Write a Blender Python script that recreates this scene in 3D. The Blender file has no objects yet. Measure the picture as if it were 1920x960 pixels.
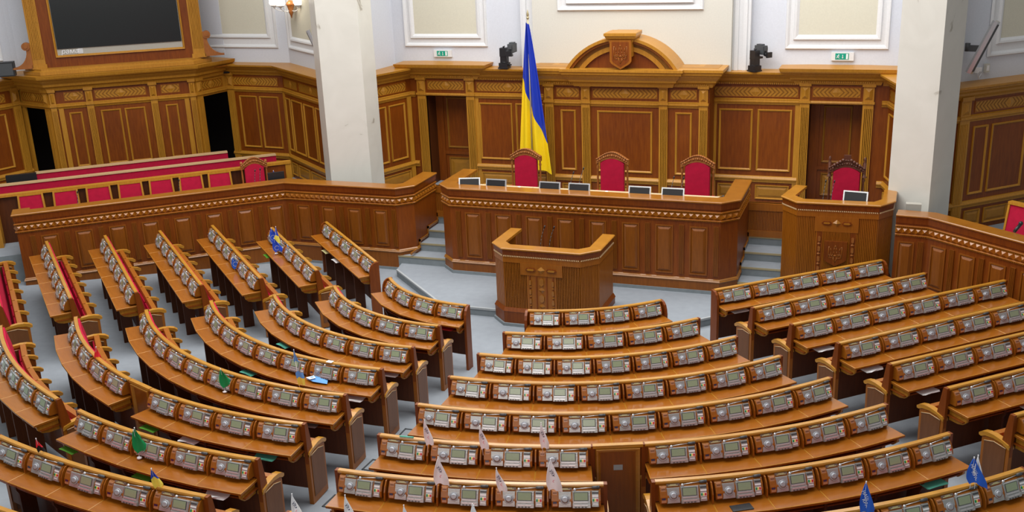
import bpy, math, random
from math import sin, cos, pi, radians as R, atan2, hypot, sqrt
from mathutils import Matrix, Vector
random.seed(7)
SC = bpy.context.scene
COL = SC.collection

# ------------------------------------------------------------------ camera
FPX, PI_, RO, YA = 1946.0, .319, -.0413, .3595
fw = Vector((0, cos(PI_), -sin(PI_))); rt = Vector((1, 0, 0)); up = Vector((0, sin(PI_), cos(PI_)))
Rz = Matrix.Rotation(YA, 3, 'Z'); fw, rt, up = Rz @ fw, Rz @ rt, Rz @ up
r2 = cos(RO) * rt + sin(RO) * up; u2 = -sin(RO) * rt + cos(RO) * up
cd = bpy.data.cameras.new('camera'); cam = bpy.data.objects.new('camera', cd); COL.objects.link(cam)
cd.sensor_width = 36; cd.lens = FPX / 1920 * 36; cd.clip_end = 200; cd.clip_start = .1
CP = Vector((6.2, 0, 7.587))
M = Matrix((r2, u2, -fw)).transposed().to_4x4(); M.translation = CP
cam.matrix_world = M
SC.camera = cam
# ------------------------------------------------------------------ light
w = bpy.data.worlds.new('world'); SC.world = w; w.use_nodes = True
w.node_tree.nodes['Background'].inputs[0].default_value = (1, .985, .965, 1)
w.node_tree.nodes['Background'].inputs[1].default_value = .24
def area(name, loc, rot, sx, sy, power, col):
    l = bpy.data.lights.new(name, 'AREA'); l.shape = 'RECTANGLE'; l.size = sx; l.size_y = sy; l.energy = power; l.color = col
    o = bpy.data.objects.new(name, l); COL.objects.link(o); o.location = loc; o.rotation_euler = rot
    return o
area('hall_skylight', (-2, 13.5, 13.5), (0, 0, 0), 20, 11, 3100, (1, .995, .985))
area('stage_sheen_light', (1.5, 21.3, 10.8), (0, 0, 0), 11, 3.2, 620, (1, .985, .96))  # added light over the stage, puts sheen on rails and desk tops
area('rear_fill_light', (2, -5, 9), (R(62), 0, 0), 16, 5, 640, (1, .97, .92))  # added fill behind the camera, lifts the faces turned towards it
area('clerestory_window', (-5, 24.0, 11.6), (R(-78), 0, 0), 13, 3.4, 420, (1, .98, .96))
SC.view_settings.view_transform = 'Standard'; SC.view_settings.look = 'None'
SC.view_settings.exposure = 0.0; SC.view_settings.gamma = 1.0; SC.view_settings.use_curve_mapping = False
SC.cycles.use_denoising = True
SC.cycles.max_bounces = 6

# ------------------------------------------------------------------ materials
def mat(name, col, rough=.5, metal=0, spec=.5, coat=0, emit=None, bump=None):
    m = bpy.data.materials.new(name); m.use_nodes = True; nt = m.node_tree; b = nt.nodes['Principled BSDF']
    b.inputs['Base Color'].default_value = (*col, 1); b.inputs['Roughness'].default_value = rough
    b.inputs['Metallic'].default_value = metal; b.inputs['Specular IOR Level'].default_value = spec
    b.inputs['Coat Weight'].default_value = coat; b.inputs['Coat Roughness'].default_value = .15
    if emit: b.inputs['Emission Color'].default_value = (*emit[0], 1); b.inputs['Emission Strength'].default_value = emit[1]
    n = nt.nodes.new('ShaderNodeTexNoise'); tc = nt.nodes.new('ShaderNodeTexCoord')
    nt.links.new(tc.outputs['Object'], n.inputs['Vector'])
    n.inputs['Scale'].default_value = bump[0] if bump else 30
    rp = nt.nodes.new('ShaderNodeValToRGB'); v = bump[2] if bump else .06
    rp.color_ramp.elements[0].color = (*[c * (1 - v) for c in col], 1); rp.color_ramp.elements[1].color = (*[min(1, c * (1 + v)) for c in col], 1)
    nt.links.new(n.outputs['Fac'], rp.inputs['Fac']); nt.links.new(rp.outputs['Color'], b.inputs['Base Color'])
    if bump:
        bn = nt.nodes.new('ShaderNodeBump'); bn.inputs['Strength'].default_value = bump[1]; bn.inputs['Distance'].default_value = .01
        nt.links.new(n.outputs['Fac'], bn.inputs['Height']); nt.links.new(bn.outputs['Normal'], b.inputs['Normal'])
    return m
def wood(name, c1, c2, sc=(14, 14, 1.2), rough=.33, coat=.25, space='Object'):
    m = bpy.data.materials.new(name); m.use_nodes = True; nt = m.node_tree; b = nt.nodes['Principled BSDF']
    tc = nt.nodes.new('ShaderNodeTexCoord'); mp = nt.nodes.new('ShaderNodeMapping'); mp.inputs['Scale'].default_value = sc
    n = nt.nodes.new('ShaderNodeTexNoise'); n.inputs['Scale'].default_value = 2.2; n.inputs['Detail'].default_value = 5; n.inputs['Roughness'].default_value = .65
    n2 = nt.nodes.new('ShaderNodeTexNoise'); n2.inputs['Scale'].default_value = .7; n2.inputs['Detail'].default_value = 1
    rp = nt.nodes.new('ShaderNodeValToRGB'); rp.color_ramp.elements[0].position = .3; rp.color_ramp.elements[1].position = .72
    rp.color_ramp.elements[0].color = (*c1, 1); rp.color_ramp.elements[1].color = (*c2, 1)
    mx = nt.nodes.new('ShaderNodeMix'); mx.data_type = 'FLOAT'; mx.inputs[0].default_value = .3
    L = nt.links.new
    L(tc.outputs[space], mp.inputs['Vector']); L(mp.outputs['Vector'], n.inputs['Vector']); L(tc.outputs[space], n2.inputs['Vector'])
    L(n.outputs['Fac'], mx.inputs[2]); L(n2.outputs['Fac'], mx.inputs[3]); L(mx.outputs[0], rp.inputs['Fac']); L(rp.outputs['Color'], b.inputs['Base Color'])
    b.inputs['Roughness'].default_value = rough; b.inputs['Coat Weight'].default_value = coat; b.inputs['Coat Roughness'].default_value = .12; b.inputs['Specular IOR Level'].default_value = .32
    return m
RED = wood('cherry_wood', (.125, .024, .0012), (.25, .060, .003), rough=.42, coat=.08)
MID = wood('amber_wood', (.235, .068, .004), (.36, .118, .009), rough=.36, coat=.15)
GOLD = wood('golden_oak', (.36, .15, .012), (.52, .245, .026), rough=.38, coat=.12)
GOLD2 = wood('golden_oak_dark', (.21, .078, .006), (.30, .125, .011), rough=.42, coat=.08)
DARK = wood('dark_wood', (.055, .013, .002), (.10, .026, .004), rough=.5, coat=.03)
BURL = wood('burl_veneer', (.29, .12, .010), (.40, .18, .018), sc=(3, 3, 3), rough=.42, coat=.1)
DTOP = wood('desk_top_wood', (.26, .078, .006), (.38, .125, .011), sc=(1.2, 12, 6), rough=.26, coat=.4)
RAILM = wood('rail_oak', (.38, .165, .016), (.52, .25, .028), sc=(2, 2, 8), rough=.3, coat=.55)
LITE = mat('light_edge_varnish', (.62, .42, .22), .3, coat=.5)
VEN = wood('brown_veneer', (.125, .045, .014), (.19, .075, .026), sc=(8, 8, 1), rough=.42, coat=.1)
CARVE = wood('carved_walnut', (.24, .075, .014), (.38, .135, .03), sc=(6, 6, 3), rough=.4)
CARVD = wood('carved_dark_walnut', (.07, .022, .012), (.13, .045, .025), sc=(6, 6, 3), rough=.35)
VELV = mat('crimson_velvet', (.42, .007, .038), .85, spec=.2, bump=(12, .15, .18))
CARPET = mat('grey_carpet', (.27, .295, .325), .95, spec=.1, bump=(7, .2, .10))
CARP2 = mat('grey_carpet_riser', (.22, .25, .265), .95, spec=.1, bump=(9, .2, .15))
EDGE = mat('carpet_edge_binding', (.36, .38, .39), .8)
BRASS = mat('brass_nosing', (.45, .38, .22), .4, metal=.5)
CREAM = mat('cream_plaster', (.62, .60, .49), .8, spec=.2)
IVORY = mat('ivory_plaster', (.60, .59, .53), .8, spec=.2)
WHITE = mat('white_plaster', (.70, .71, .72), .7, spec=.2)
LAV = mat('pale_lavender_plaster', (.62, .65, .71), .8, spec=.2)
BLACK = mat('black_plastic', (.012, .012, .014), .4)
DKG = mat('dark_grey_plastic', (.06, .065, .07), .5)
SLOT = mat('blue_black_slot', (.012, .012, .05), .2, coat=.6)
SILV = mat('silver_plastic', (.62, .63, .64), .25, metal=.6)
FACE = mat('pewter_faceplate', (.42, .435, .425), .3, metal=.5, bump=(60, .1, .12))
DIAL = mat('speaker_grille', (.40, .42, .45), .4, metal=.4, bump=(150, .5, .15))
LCD = mat('lcd_green', (.27, .34, .21), .12, coat=.6)
LCDF = mat('lcd_bezel', (.50, .51, .50), .3, metal=.6)
WHT = mat('white_print', (.85, .86, .88), .4)
GREEN = mat('green_button', (.0, .25, .08), .3); YEL = mat('yellow_button', (.85, .65, .1), .3); REDB = mat('red_button', (.55, .03, .03), .3)
LABY = mat('yellow_name_print', (.72, .68, .33), .5)
PLATE = mat('name_plate_brown', (.16, .11, .09), .35, coat=.4)
DIM = mat('passage_shade', (.012, .006, .004), .9)  # near-black colour stands in for the shade inside the bay passages
SCRN = mat('video_screen', (.010, .012, .013), .22, coat=.2)
SCRF = mat('screen_frame_grey', (.40, .38, .33), .5)
PAPER = mat('paper_white', (.85, .85, .84), .7)
BLUE = mat('flag_blue', (.008, .035, .42), .55); YELL = mat('flag_yellow', (.9, .62, .004), .55)
FBL = mat('pennant_blue', (.01, .10, .55), .6); FGR = mat('pennant_green', (.0, .28, .08), .6); FWH = mat('pennant_white', (.97, .97, 1.0), .6)
FRD = mat('pennant_red', (.75, .02, .04), .6); FEU = mat('pennant_union_blue', (.01, .06, .5), .6); FYL = mat('pennant_yellow', (.85, .72, .1), .6); LBL = mat('pennant_sky_blue', (.12, .35, .75), .6)
NAVY = mat('navy_print', (.02, .02, .09), .6); PINK = mat('red_print', (.8, .12, .2), .6); STAR = mat('star_yellow', (.85, .8, .5), .6)
EXG = mat('exit_green', (.0, .24, .16), .4, emit=((.0, .28, .18), .25))
LGRN = mat('folder_green', (.12, .42, .03), .6); TEAL = mat('folder_teal', (.1, .45, .33), .6)
CREMT = mat('pale_desk_surface', (.62, .46, .28), .5)
def marble():
    m = bpy.data.materials.new('cream_marble'); m.use_nodes = True; nt = m.node_tree; b = nt.nodes['Principled BSDF']; L = nt.links.new
    tc = nt.nodes.new('ShaderNodeTexCoord'); n = nt.nodes.new('ShaderNodeTexNoise'); n.inputs['Scale'].default_value = 1.1; n.inputs['Detail'].default_value = 6; n.inputs['Distortion'].default_value = 1.6
    L(tc.outputs['Object'], n.inputs['Vector'])
    r = nt.nodes.new('ShaderNodeValToRGB'); e = r.color_ramp.elements; e[0].position = .30; e[0].color = (.36, .33, .27, 1); e[1].position = .345; e[1].color = (.63, .62, .56, 1)
    x = e.new(.7); x.color = (.68, .67, .61, 1)
    L(n.outputs['Fac'], r.inputs['Fac']); L(r.outputs['Color'], b.inputs['Base Color']); b.inputs['Roughness'].default_value = .35
    return m
MARB = marble()

# ------------------------------------------------------------------ mesh helpers
class Fr:
    """wall frame: s along (left to right as seen from the hall), w outward, z up"""
    def __init__(s, x, y, deg):
        a = R(deg); s.o = (x, y); s.d = (cos(a), sin(a)); s.n = (sin(a), -cos(a)); s.deg = deg
    def p(s, a, w, z): return (s.o[0] + s.d[0] * a + s.n[0] * w, s.o[1] + s.d[1] * a + s.n[1] * w, z)
    def off(s, a, w): q = s.p(a, w, 0); return Fr(q[0], q[1], s.deg)
ID = Fr(0, 0, 0)
class MB:
    def __init__(s): s.v = []; s.f = []; s.m = []; s.smooth = set()
    def add(s, vs, fs, m=0, smooth=False):
        o = len(s.v); s.v += [tuple(q) for q in vs]
        for f in fs:
            if smooth: s.smooth.add(len(s.f))
            s.f.append(tuple(i + o for i in f)); s.m.append(m)
        return s
    def box(s, x0, x1, y0, y1, z0, z1, m=0):
        return s.add([(x0, y0, z0), (x1, y0, z0), (x1, y1, z0), (x0, y1, z0), (x0, y0, z1), (x1, y0, z1), (x1, y1, z1), (x0, y1, z1)],
                     [(0, 3, 2, 1), (4, 5, 6, 7), (0, 1, 5, 4), (1, 2, 6, 5), (2, 3, 7, 6), (3, 0, 4, 7)], m)
    def fbox(s, fr, s0, s1, w0, w1, z0, z1, m=0):   # w0 back, w1 front
        P = [fr.p(s0, w1, z0), fr.p(s1, w1, z0), fr.p(s1, w0, z0), fr.p(s0, w0, z0), fr.p(s0, w1, z1), fr.p(s1, w1, z1), fr.p(s1, w0, z1), fr.p(s0, w0, z1)]
        return s.add(P, [(0, 3, 2, 1), (4, 5, 6, 7), (0, 1, 5, 4), (1, 2, 6, 5), (2, 3, 7, 6), (3, 0, 4, 7)], m)
    def prism(s, lo, hi, m=0, mtop=None, smooth=False):   # matching loops of 3-D points
        n = len(lo); s.add(list(lo) + list(hi), [tuple(reversed(range(n)))], m)
        b = len(s.v) - 2 * n
        s.f.append(tuple(range(b + n, b + 2 * n))); s.m.append(m if mtop is None else mtop)
        for i in range(n):
            j = (i + 1) % n
            if smooth: s.smooth.add(len(s.f))
            s.f.append((b + i, b + j, b + n + j, b + n + i)); s.m.append(m)
        return s
    def zpoly(s, fr, poly, z0, z1, m=0, mtop=None):      # poly in (s,w)
        return s.prism([fr.p(a, w, z0) for a, w in poly], [fr.p(a, w, z1) for a, w in poly], m, mtop)
    def xpoly(s, poly, x0, x1, m=0, smooth=False):       # poly in (y,z)
        return s.prism([(x0, y, z) for y, z in poly], [(x1, y, z) for y, z in poly], m, None, smooth)
    def wpoly(s, fr, poly, w0, w1, m=0):                 # poly in (s,z), from w0 back to w1 front
        return s.prism([fr.p(a, w0, z) for a, z in poly], [fr.p(a, w1, z) for a, z in poly], m)
    def sweep(s, path, prof, m=0, closed=False, cap=True, smooth=False):
        """path: plan points; prof: (w outward = to the right of travel, z) closed loop; mitred"""
        n = len(path); k = len(prof); N = []
        for i in range(n):
            a = path[i - 1] if (i > 0 or closed) else None; b = path[i]; c = path[(i + 1) % n] if (i < n - 1 or closed) else None
            def nr(p, q):
                d = hypot(q[0] - p[0], q[1] - p[1]); return ((q[1] - p[1]) / d, -(q[0] - p[0]) / d)
            if a is None: N.append(nr(b, c))
            elif c is None: N.append(nr(a, b))
            else:
                u, v = nr(a, b), nr(b, c); x, y = u[0] + v[0], u[1] + v[1]; q = x * x + y * y
                if q < 1e-6: N.append(u)
                else: N.append((2 * x / q, 2 * y / q))
        vs = [(path[i][0] + N[i][0] * w, path[i][1] + N[i][1] * w, z) for i in range(n) for w, z in prof]
        fs = []
        for i in range(n if closed else n - 1):
            a = i * k; b = ((i + 1) % n) * k
            for j in range(k):
                l = (j + 1) % k; fs.append((a + j, b + j, b + l, a + l))
        s.add(vs, fs, m, smooth)
        if cap and not closed:
            o = len(s.v) - len(vs); s.f.append(tuple(o + j for j in range(k))); s.m.append(m)
            s.f.append(tuple(o + (n - 1) * k + j for j in reversed(range(k)))); s.m.append(m)
        return s
    def ring_panel(s, fr, s0, s1, z0, z1, w, t=.05, d=.03, mf=1, mi=0, rec=.0, raise_=0):
        """moulded frame with a field; raise_ makes a raised bevelled field"""
        def loop(i, ww): return [fr.p(s0 + i, ww, z0 + i), fr.p(s1 - i, ww, z0 + i), fr.p(s1 - i, ww, z1 - i), fr.p(s0 + i, ww, z1 - i)]
        L = [loop(0, w), loop(t * .2, w + d), loop(t * .55, w + d * .9), loop(t, w + .004 - rec)]
        if raise_: L += [loop(t + raise_ * .3, w + .004 - rec), loop(t + raise_, w + d * .7)]
        vs = sum(L, []); fs = []; ms = []
        for k in range(len(L) - 1):
            for j in range(4):
                l = (j + 1) % 4; fs.append((k * 4 + j, k * 4 + l, k * 4 + 4 + l, k * 4 + 4 + j)); ms.append(mf if k < 3 else mi)
        b = (len(L) - 1) * 4; fs.append((b, b + 1, b + 2, b + 3)); ms.append(mi)
        for f, mm in zip(fs, ms):
            pass
        o = len(s.v); s.v += [tuple(q) for q in vs]
        for f, mm in zip(fs, ms): s.f.append(tuple(i + o for i in f)); s.m.append(mm)
        return s
    def frustum(s, fr, s0, s1, z0, z1, w, ins, d, m=0):
        a = [fr.p(s0, w, z0), fr.p(s1, w, z0), fr.p(s1, w, z1), fr.p(s0, w, z1)]
        b = [fr.p(s0 + ins, w + d, z0 + ins), fr.p(s1 - ins, w + d, z0 + ins), fr.p(s1 - ins, w + d, z1 - ins), fr.p(s0 + ins, w + d, z1 - ins)]
        return s.add(a + b, [(0, 1, 5, 4), (1, 2, 6, 5), (2, 3, 7, 6), (3, 0, 4, 7), (4, 5, 6, 7)], m)
    def cyl(s, p, q, r0, r1=None, n=12, m=0, smooth=True):
        r1 = r0 if r1 is None else r1; p = Vector(p); q = Vector(q); d = (q - p).normalized()
        a = d.orthogonal().normalized(); b = d.cross(a)
        lo = [p + (a * cos(2 * pi * i / n) + b * sin(2 * pi * i / n)) * r0 for i in range(n)]
        hi = [q + (a * cos(2 * pi * i / n) + b * sin(2 * pi * i / n)) * r1 for i in range(n)]
        return s.prism(lo, hi, m, None, smooth)
    def lathe(s, c, prof, n=12, m=0):   # prof (r,z) along +z from point c
        k = len(prof); vs = [(c[0] + r * cos(2 * pi * i / n), c[1] + r * sin(2 * pi * i / n), c[2] + z) for i in range(n) for r, z in prof]
        fs = [(i * k + j, ((i + 1) % n) * k + j, ((i + 1) % n) * k + j + 1, i * k + j + 1) for i in range(n) for j in range(k - 1)]
        return s.add(vs, fs, m, True)
    def ball(s, c, r, m=0, n=10):
        return s.lathe(c, [(max(1e-4, r * sin(pi * j / 6)), -r * cos(pi * j / 6)) for j in range(7)], n, m)
    def mesh(s, name, mats):
        me = bpy.data.meshes.new(name); me.from_pydata(s.v, [], s.f)
        for q in (mats if isinstance(mats, (list, tuple)) else [mats]): me.materials.append(q)
        me.polygons.foreach_set('material_index', s.m)
        if s.smooth:
            me.polygons.foreach_set('use_smooth', [i in s.smooth for i in range(len(s.f))])
        me.update(); return me
def link(name, me, parent=None, loc=(0, 0, 0), rot=None, scale=None):
    o = bpy.data.objects.new(name, me); COL.objects.link(o)
    if parent: o.parent = parent
    o.location = loc
    if rot is not None: o.rotation_euler = rot if isinstance(rot, tuple) else (0, 0, rot)
    if scale: o.scale = scale
    return o
ORG = {}
def thing(name, label, cat, loc=(0, 0, 0), rot=0, group=None):
    o = bpy.data.objects.new(name, None); COL.objects.link(o); o.empty_display_size = .1
    o.location = loc; o.rotation_euler = (0, 0, rot); o['label'] = label; o['category'] = cat
    if group: o['group'] = group
    return o
def tag(o, label, cat, group=None, kind=None):
    if label: o['label'] = label
    if cat: o['category'] = cat
    if group: o['group'] = group
    if kind: o['kind'] = kind
    return o
def wpart(name, mb, mats, root, label=None, kind=None):
    """part built in world coordinates under an unrotated root"""
    l = root.location
    mb.v = [(x - l[0], y - l[1], z - l[2]) for x, y, z in mb.v]
    o = link(name, mb.mesh(name, mats), root)
    if label: o['label'] = label
    if kind: o['kind'] = kind
    return o
def struct(name, mb, mats):
    o = link(name, mb.mesh(name, mats)); o['kind'] = 'structure'; return o
def dup(root, loc, rot, label=None, group=None):
    def cp(o, par):
        c = o.copy(); COL.objects.link(c); c.parent = par
        for ch in kids.get(o.name, []): cp(ch, c)
        return c
    kids = {}
    for o in SC.objects:
        if o.parent: kids.setdefault(o.parent.name, []).append(o)
    r = cp(root, None); r.location = loc; r.rotation_euler = (0, 0, rot)
    if label: r['label'] = label
    if group: r['group'] = group
    return r
# ------------------------------------------------------------------ floor
def rdist(x, y):
    xp = abs(x + .2); vx = xp - .65; vy = 18.4 - y; t = R(42)
    if vx <= 0: r = vy
    elif atan2(vx, vy) < t: r = hypot(vx, vy)
    else: r = vx * sin(t) + vy * cos(t)
    return r - 2.9
def fz(x, y): return .0573 * min(11, max(0, rdist(x, y)))
mb = MB(); nx, ny = 62, 56; X0, X1, Y0, Y1 = -19, 13, -2, 26
mb.add([(X0 + (X1 - X0) * i / nx, Y0 + (Y1 - Y0) * j / ny, fz(X0 + (X1 - X0) * i / nx, Y0 + (Y1 - Y0) * j / ny)) for j in range(ny + 1) for i in range(nx + 1)],
       [(j * (nx + 1) + i, j * (nx + 1) + i + 1, (j + 1) * (nx + 1) + i + 1, (j + 1) * (nx + 1) + i) for j in range(ny) for i in range(nx)], 0, True)
floor = struct('floor', mb, CARPET)
def hatch(x, y, deg, sx=.5, sy=.34):
    z = fz(x, y) + .012; fr = Fr(x, y, deg); m = MB()
    for a, b, c, d in ((-sx / 2, sx / 2, -sy / 2, -sy / 2 + .02), (-sx / 2, sx / 2, sy / 2 - .02, sy / 2), (-sx / 2, -sx / 2 + .02, -sy / 2, sy / 2), (sx / 2 - .02, sx / 2, -sy / 2, sy / 2)):
        P = [fr.p(a, c, 0), fr.p(b, c, 0), fr.p(b, d, 0), fr.p(a, d, 0)]
        P = [(q[0], q[1], fz(q[0], q[1])) for q in P]
        m.prism([(q[0], q[1], q[2] - .01) for q in reversed(P)][::-1], [(q[0], q[1], q[2] + .010) for q in P], 0)
    o = link('floor_hatch', m.mesh('floor_hatch', DKG), floor); return o
# ------------------------------------------------------------------ stage and steps
st = MB()
STG = [(-4.0, 20.1), (-3.9, 19.55), (-2.05, 17.8), (2.6, 17.8), (4.35, 19.5), (4.35, 20.1)]
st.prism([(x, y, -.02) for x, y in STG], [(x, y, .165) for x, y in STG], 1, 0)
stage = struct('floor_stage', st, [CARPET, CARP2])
eg = MB(); eg.sweep([(-3.9, 19.55), (-2.05, 17.8), (2.6, 17.8), (4.35, 19.5)], [(0.004, .13), (.012, .13), (.012, .17), (-.03, .172), (-.03, .166), (.004, .166)])
link('stage_edging', eg.mesh('stage_edging', EDGE), stage)
def stairs(x0, x1, nm):
    root = None
    ys = [19.98, 20.44, 20.92, 21.5]
    for i, y in enumerate(ys):
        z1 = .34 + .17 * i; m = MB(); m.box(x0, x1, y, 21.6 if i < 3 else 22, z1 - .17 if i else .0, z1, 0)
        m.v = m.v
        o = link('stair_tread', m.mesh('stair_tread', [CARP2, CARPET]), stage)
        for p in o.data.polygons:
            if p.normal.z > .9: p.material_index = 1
        n = MB(); n.box(x0, x1, y - .012, y + .03, z1 - .025, z1 + .006)
        link('stair_nosing', n.mesh('stair_nosing', BRASS), stage)
    # low fluted gate above the top riser
    g = MB(); z0 = .86
    g.box(x0 - .1, x1 + .1, 21.5, 21.56, z0, 1.6, 0)
    k = int((x1 - x0) / .032)
    for i in range(k):
        a = x0 + (x1 - x0) * i / k; g.box(a + .004, a + .022, 21.485, 21.5, z0 + .14, 1.44, 1)
    g.box(x0 - .1, x1 + .1, 21.47, 21.58, 1.44, 1.6, 1); g.box(x0 - .1, x1 + .1, 21.47, 21.58, z0, z0 + .14, 1)
    t = thing('fluted_screen', 'low fluted golden wood screen above the steps %s of the long presidium desk' % nm, 'screen', ((x0 + x1) / 2, 21.52, .85))
    wpart('panel', g, [RED, MID], t)
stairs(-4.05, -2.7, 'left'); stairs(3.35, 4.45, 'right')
pf = MB(); pf.prism([(-9.5, 21.6, 0), (9.5, 21.6, 0), (9.5, 25, 0), (-9.5, 25, 0)], [(-9.5, 21.6, .85), (9.5, 21.6, .85), (9.5, 25, .85), (-9.5, 25, .85)], 1, 0)
pf.box(-2.5, 3.1, 20.3, 21.6, .3, .85, 0)
struct('floor_platform', pf, [CARPET, CARP2])

# ------------------------------------------------------------------ long counters (presidium, stalls)
PYR = None
PANM = wood('chestnut_panel', (.165, .044, .003), (.27, .082, .007), rough=.38, coat=.15)
RAILD = wood('polished_counter_rail', (.25, .085, .007), (.36, .14, .014), sc=(2, 2, 8), rough=.28, coat=.5)
PYM = wood('polished_stud_wood', (.27, .085, .006), (.38, .13, .012), rough=.16, coat=.7)
def pyramid_mesh():
    m = MB(); f = ID; h = .059
    m.add([(-h, 0, -h), (h, 0, -h), (h, 0, h), (-h, 0, h), (0, -.055, 0)], [(0, 1, 4), (1, 2, 4), (2, 3, 4), (3, 0, 4)])
    return m.mesh('pyramid_stud', PYM)
PYR = pyramid_mesh()
RPAN = {}
def rpanel_mesh(wd, ht):
    k = (round(wd, 2), round(ht, 2))
    if k not in RPAN:
        m = MB(); fr = ID
        def lp(i, w, zt=0): return [(-wd / 2 + i, -w, i), (wd / 2 - i, -w, i), (wd / 2 - i, -w, ht - i), (-wd / 2 + i, -w, ht - i)]
        L = [lp(0, 0), lp(0, .022), lp(.028, .022), lp(.032, .004), lp(.085, .034)]
        vs = sum(L, []); fs = [(q * 4 + j, q * 4 + (j + 1) % 4, q * 4 + 4 + (j + 1) % 4, q * 4 + 4 + j) for q in range(4) for j in range(4)] + [(16, 17, 18, 19)]
        m.add(vs, fs, 0); RPAN[k] = m.mesh('raised_panel', PANM)
    return RPAN[k]
FLS = {}
def flute_mesh(wd, ht, n=4):
    k = (round(wd, 2), round(ht, 2))
    if k not in FLS:
        m = MB(); P = [(-wd / 2, 0)]; g = wd / (2 * n + 1)
        x = -wd / 2
        P += [(x, -.03)]
        for i in range(n): P += [(x + g, -.03), (x + g * 1.2, -.014), (x + g * 1.8, -.014), (x + g * 2, -.03)]; x += 2 * g
        P += [(wd / 2, -.03), (wd / 2, 0)]
        m.prism([(a, b, .0) for a, b in P], [(a, b, ht) for a, b in P]); FLS[k] = m.mesh('fluted_strip', PANM)
    return FLS[k]
def ring(x, y, z, c): return (x, y, z)
def counter(root, path, ztop, runs, zfloor, plinth=True, pyr=True, zm=.44, thick=.3, fl=None):
    """path: outer face line left to right seen from the hall (outward = right of travel)"""
    T = ztop
    m = MB(); m.sweep(path, [(0, zm), (0, T - .06), (-.06, T - .06), (-.06, zm)], 0); wpart('body', m, RED, root)
    m = MB(); m.sweep(path, [(-thick, T - .05), (.03, T - .05), (.055, T - .03), (.055, T - .012), (.04, T), (-thick, T)]); wpart('top_rail', m, RAILD, root)
    m = MB(); m.sweep(path, [(0, T - .17), (.018, T - .17), (.03, T - .05), (0, T - .05)]); wpart('fascia_board', m, RED, root)
    for za, nm in ((T - .235, 'bead_moulding'), (T - .405, 'bead_moulding')):
        m = MB(); m.sweep(path, [(0, za - .004), (.02, za - .004), (.034, za + .004), (.034, za + .014), (.02, za + .024), (0, za + .024)]); wpart(nm, m, MID, root)
        # beads
        b = MB()
        for i in range(len(path) - 1):
            a, c = path[i], path[i + 1]; L = hypot(c[0] - a[0], c[1] - a[1]); k = int(L / .035); fr = Fr(a[0], a[1], math.degrees(atan2(c[1] - a[1], c[0] - a[0])))
            for j in range(k):
                q = (j + .5) * L / k; b.frustum(fr, q - .011, q + .011, za - .016, za - .004, .0, .003, .028)
        o = wpart('bead_row', b, GOLD, root); o['kind'] = 'stuff'
    if pyr:
        for i in range(len(path) - 1):
            a, c = path[i], path[i + 1]; L = hypot(c[0] - a[0], c[1] - a[1]); ang = atan2(c[1] - a[1], c[0] - a[0]); k = max(1, round(L / .128))
            for j in range(k):
                q = (j + .5) * L / k
                link('pyramid_stud', PYR, root, (a[0] + cos(ang) * q - root.location.x, a[1] + sin(ang) * q - root.location.y, T - .315 - root.location.z), ang, (L / k / .118, 1, 1))
    m = MB(); m.sweep(path, [(0, zm - .03), (.03, zm - .03), (.04, zm - .01), (.026, zm + .008), (.026, zm + .02), (0, zm + .04)]); wpart('base_moulding', m, RAILD, root)
    m = MB(); m.sweep(path, [(-.05, zfloor), (.018, zfloor), (.018, zm - .03), (-.05, zm - .03)]); wpart('plinth', m, PANM, root)
    if plinth:
        m = MB(); m.sweep(path, [(0, zfloor), (.035, zfloor), (.035, zfloor + .07), (0, zfloor + .07)]); wpart('carpet_skirting', m, CARP2, root)
    hb, ht = zm + .11, T - .53
    for (kind, x, y, ang, wd) in runs:
        me = rpanel_mesh(wd, ht - hb) if kind == 'p' else flute_mesh(wd, ht - hb + .02)
        link('raised_panel' if kind == 'p' else 'fluted_strip', me, root, (x - root.location.x, y - root.location.y, hb - root.location.z), ang)
def runs(p, q, items):
    L = hypot(q[0] - p[0], q[1] - p[1]); a = atan2(q[1] - p[1], q[0] - p[0])
    return [(k, p[0] + cos(a) * s, p[1] + sin(a) * s, a, w) for k, s, w in items]
# presidium desk
PY = 19.66
PD = thing('presidium_desk', 'long raised wooden presidium desk with pyramid frieze, behind the lectern', 'desk', (.3, 20.2, .165))
ppath = [(-2.86, 21.3), (-2.86, 19.95), (-2.56, PY), (3.2, PY), (3.5, 19.95), (3.5, 21.5)]
rn = []
for i in range(9): rn.append(('f', -2.38 + .688 * i + 2.56 - .0, .10))
for i in range(8): rn.append(('p', -2.04 + .688 * i + 2.56, .36))
counter(PD, ppath, 2.09, runs((-2.56, PY), (3.2, PY), rn), .165)
m = MB(); m.box(-2.6, 3.25, 19.9, 20.75, 1.86, 1.9); wpart('worktop', m, CREMT, PD, 'pale worktop behind the rail')
# gov stall (left) and right stall
def stall(name, label, main_fr, L, ztop, front, zfl, mirror=False):
    t = thing(name, label, 'stall', (*front[0], 0)); return t
GB = thing('side_stall', 'long wooden stall front with white-lit pyramid band, left of the steps', 'stall', (-6.85, 20, 0))
a40 = R(41)
gl = (-6.85 - 5.72 * cos(R(40.5)), 20.0 - 5.72 * sin(R(40.5)))
gpath = [(gl[0] - .30, gl[1] + .35), gl, (-6.85, 20.0), (-4.02, 20.0), (-3.72, 20.3), (-3.72, 21.5)]
rn = runs(gl, (-6.85, 20.0), [('p', 5.72 - .26 - .69 * i, .36) for i in range(8)] + [('f', 5.72 - .6 - .69 * i, .10) for i in range(8)])
rn += runs((-6.85, 20.0), (-4.02, 20.0), [('f', .12 + .66 * i, .10) for i in range(5)] + [('p', .45 + .66 * i, .34) for i in range(4)])
counter(GB, gpath, 1.92, rn, -.01)
m = MB()
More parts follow.
